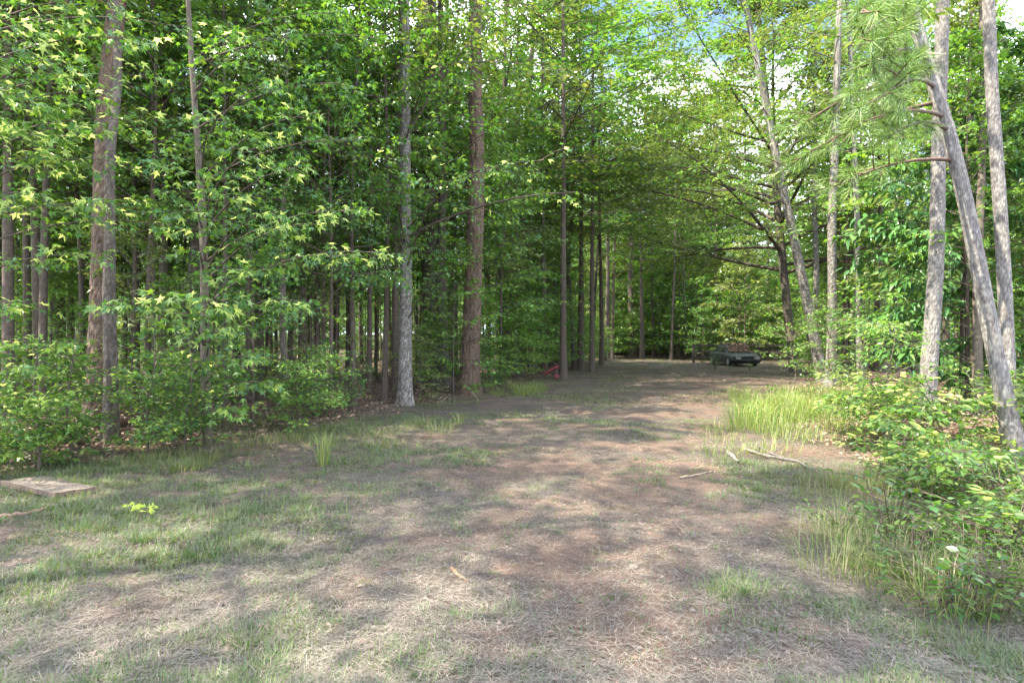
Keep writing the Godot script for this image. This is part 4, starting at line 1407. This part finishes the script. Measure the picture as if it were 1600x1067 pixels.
	var heap := thing("dead_leaf_heap", "heap of brown dead leaves lying on the old car's hood and windscreen", "leaf litter", p)
	heap.set_meta("kind", "stuff")
	part("leaf_mass", lf.mesh(), M.litter, heap)

# ------------------------------------------------------------------ build
func _ready() -> void:
	var cam := Camera3D.new()
	cam.name = "camera"
	cam.fov = rad_to_deg(2.0 * atan(533.5 / FOCAL))
	cam.position = EYE
	cam.near = 0.05
	cam.far = 1000.0
	add_child(cam)
	cam.current = true

	var env := Environment.new()
	env.background_mode = Environment.BG_SKY
	env.tonemap_mode = Environment.TONE_MAPPER_LINEAR
	env.tonemap_exposure = 4.8
	env.sdfgi_enabled = true
	env.ssao_enabled = true
	env.ssil_enabled = true
	var sm := ProceduralSkyMaterial.new()
	sm.sky_top_color = Color(0.24, 0.325, 0.46)
	sm.sky_horizon_color = Color(0.56, 0.62, 0.69)
	sm.sky_curve = 0.16
	sm.ground_bottom_color = Color(0.25, 0.24, 0.2)
	sm.ground_horizon_color = Color(0.5, 0.52, 0.5)
	sm.sun_angle_max = 8.0
	var cn := FastNoiseLite.new()      # broken fair weather cloud over the whole sky
	cn.seed = 4
	cn.frequency = 0.016
	cn.fractal_octaves = 5
	var cim := cn.get_seamless_image(1024, 512)
	cim.convert(Image.FORMAT_RGBA8)
	for y in 512:
		for x in 1024:
			var k := smoothstep(0.45, 0.63, cim.get_pixel(x, y).r)
			cim.set_pixel(x, y, Color(0.95, 0.96, 0.98, k))
	sm.sky_cover = ImageTexture.create_from_image(cim)
	sm.sky_cover_modulate = Color(1.12, 1.12, 1.14)
	sm.sky_energy_multiplier = 1.0
	var sky := Sky.new()
	sky.sky_material = sm
	env.sky = sky
	var we := WorldEnvironment.new()
	env.background_energy_multiplier = 1.55
	we.environment = env
	add_child(we)

	var sun := DirectionalLight3D.new()
	sun.name = "sun"
	sun.light_energy = 1.6
	sun.light_color = Color(1.0, 0.955, 0.87)
	sun.light_angular_distance = 0.5
	sun.shadow_enabled = true
	add_child(sun)
	sun.look_at_from_position(Vector3(-0.9, 1.75, 0.3) * 50.0, Vector3.ZERO)

	rough.seed = 11
	rough.frequency = 0.35
	rough.fractal_octaves = 3
	fine.seed = 12
	fine.frequency = 0.55
	fine.fractal_octaves = 3
	var t0 := Time.get_ticks_msec()
	make_templates()
	make_materials()
	print("materials ", Time.get_ticks_msec() - t0)
	make_ground()
	print("ground ", Time.get_ticks_msec() - t0)
	make_variants()
	print("variants ", Time.get_ticks_msec() - t0)
	make_heroes()
	print("heroes ", Time.get_ticks_msec() - t0)
	make_woods()
	print("woods ", Time.get_ticks_msec() - t0)
	make_near_plants()
	make_tall_grass()
	print("plants ", Time.get_ticks_msec() - t0)
	make_ground_cover()
	make_litter_things()
	make_fence()
	make_car()
	print("all ", Time.get_ticks_msec() - t0)
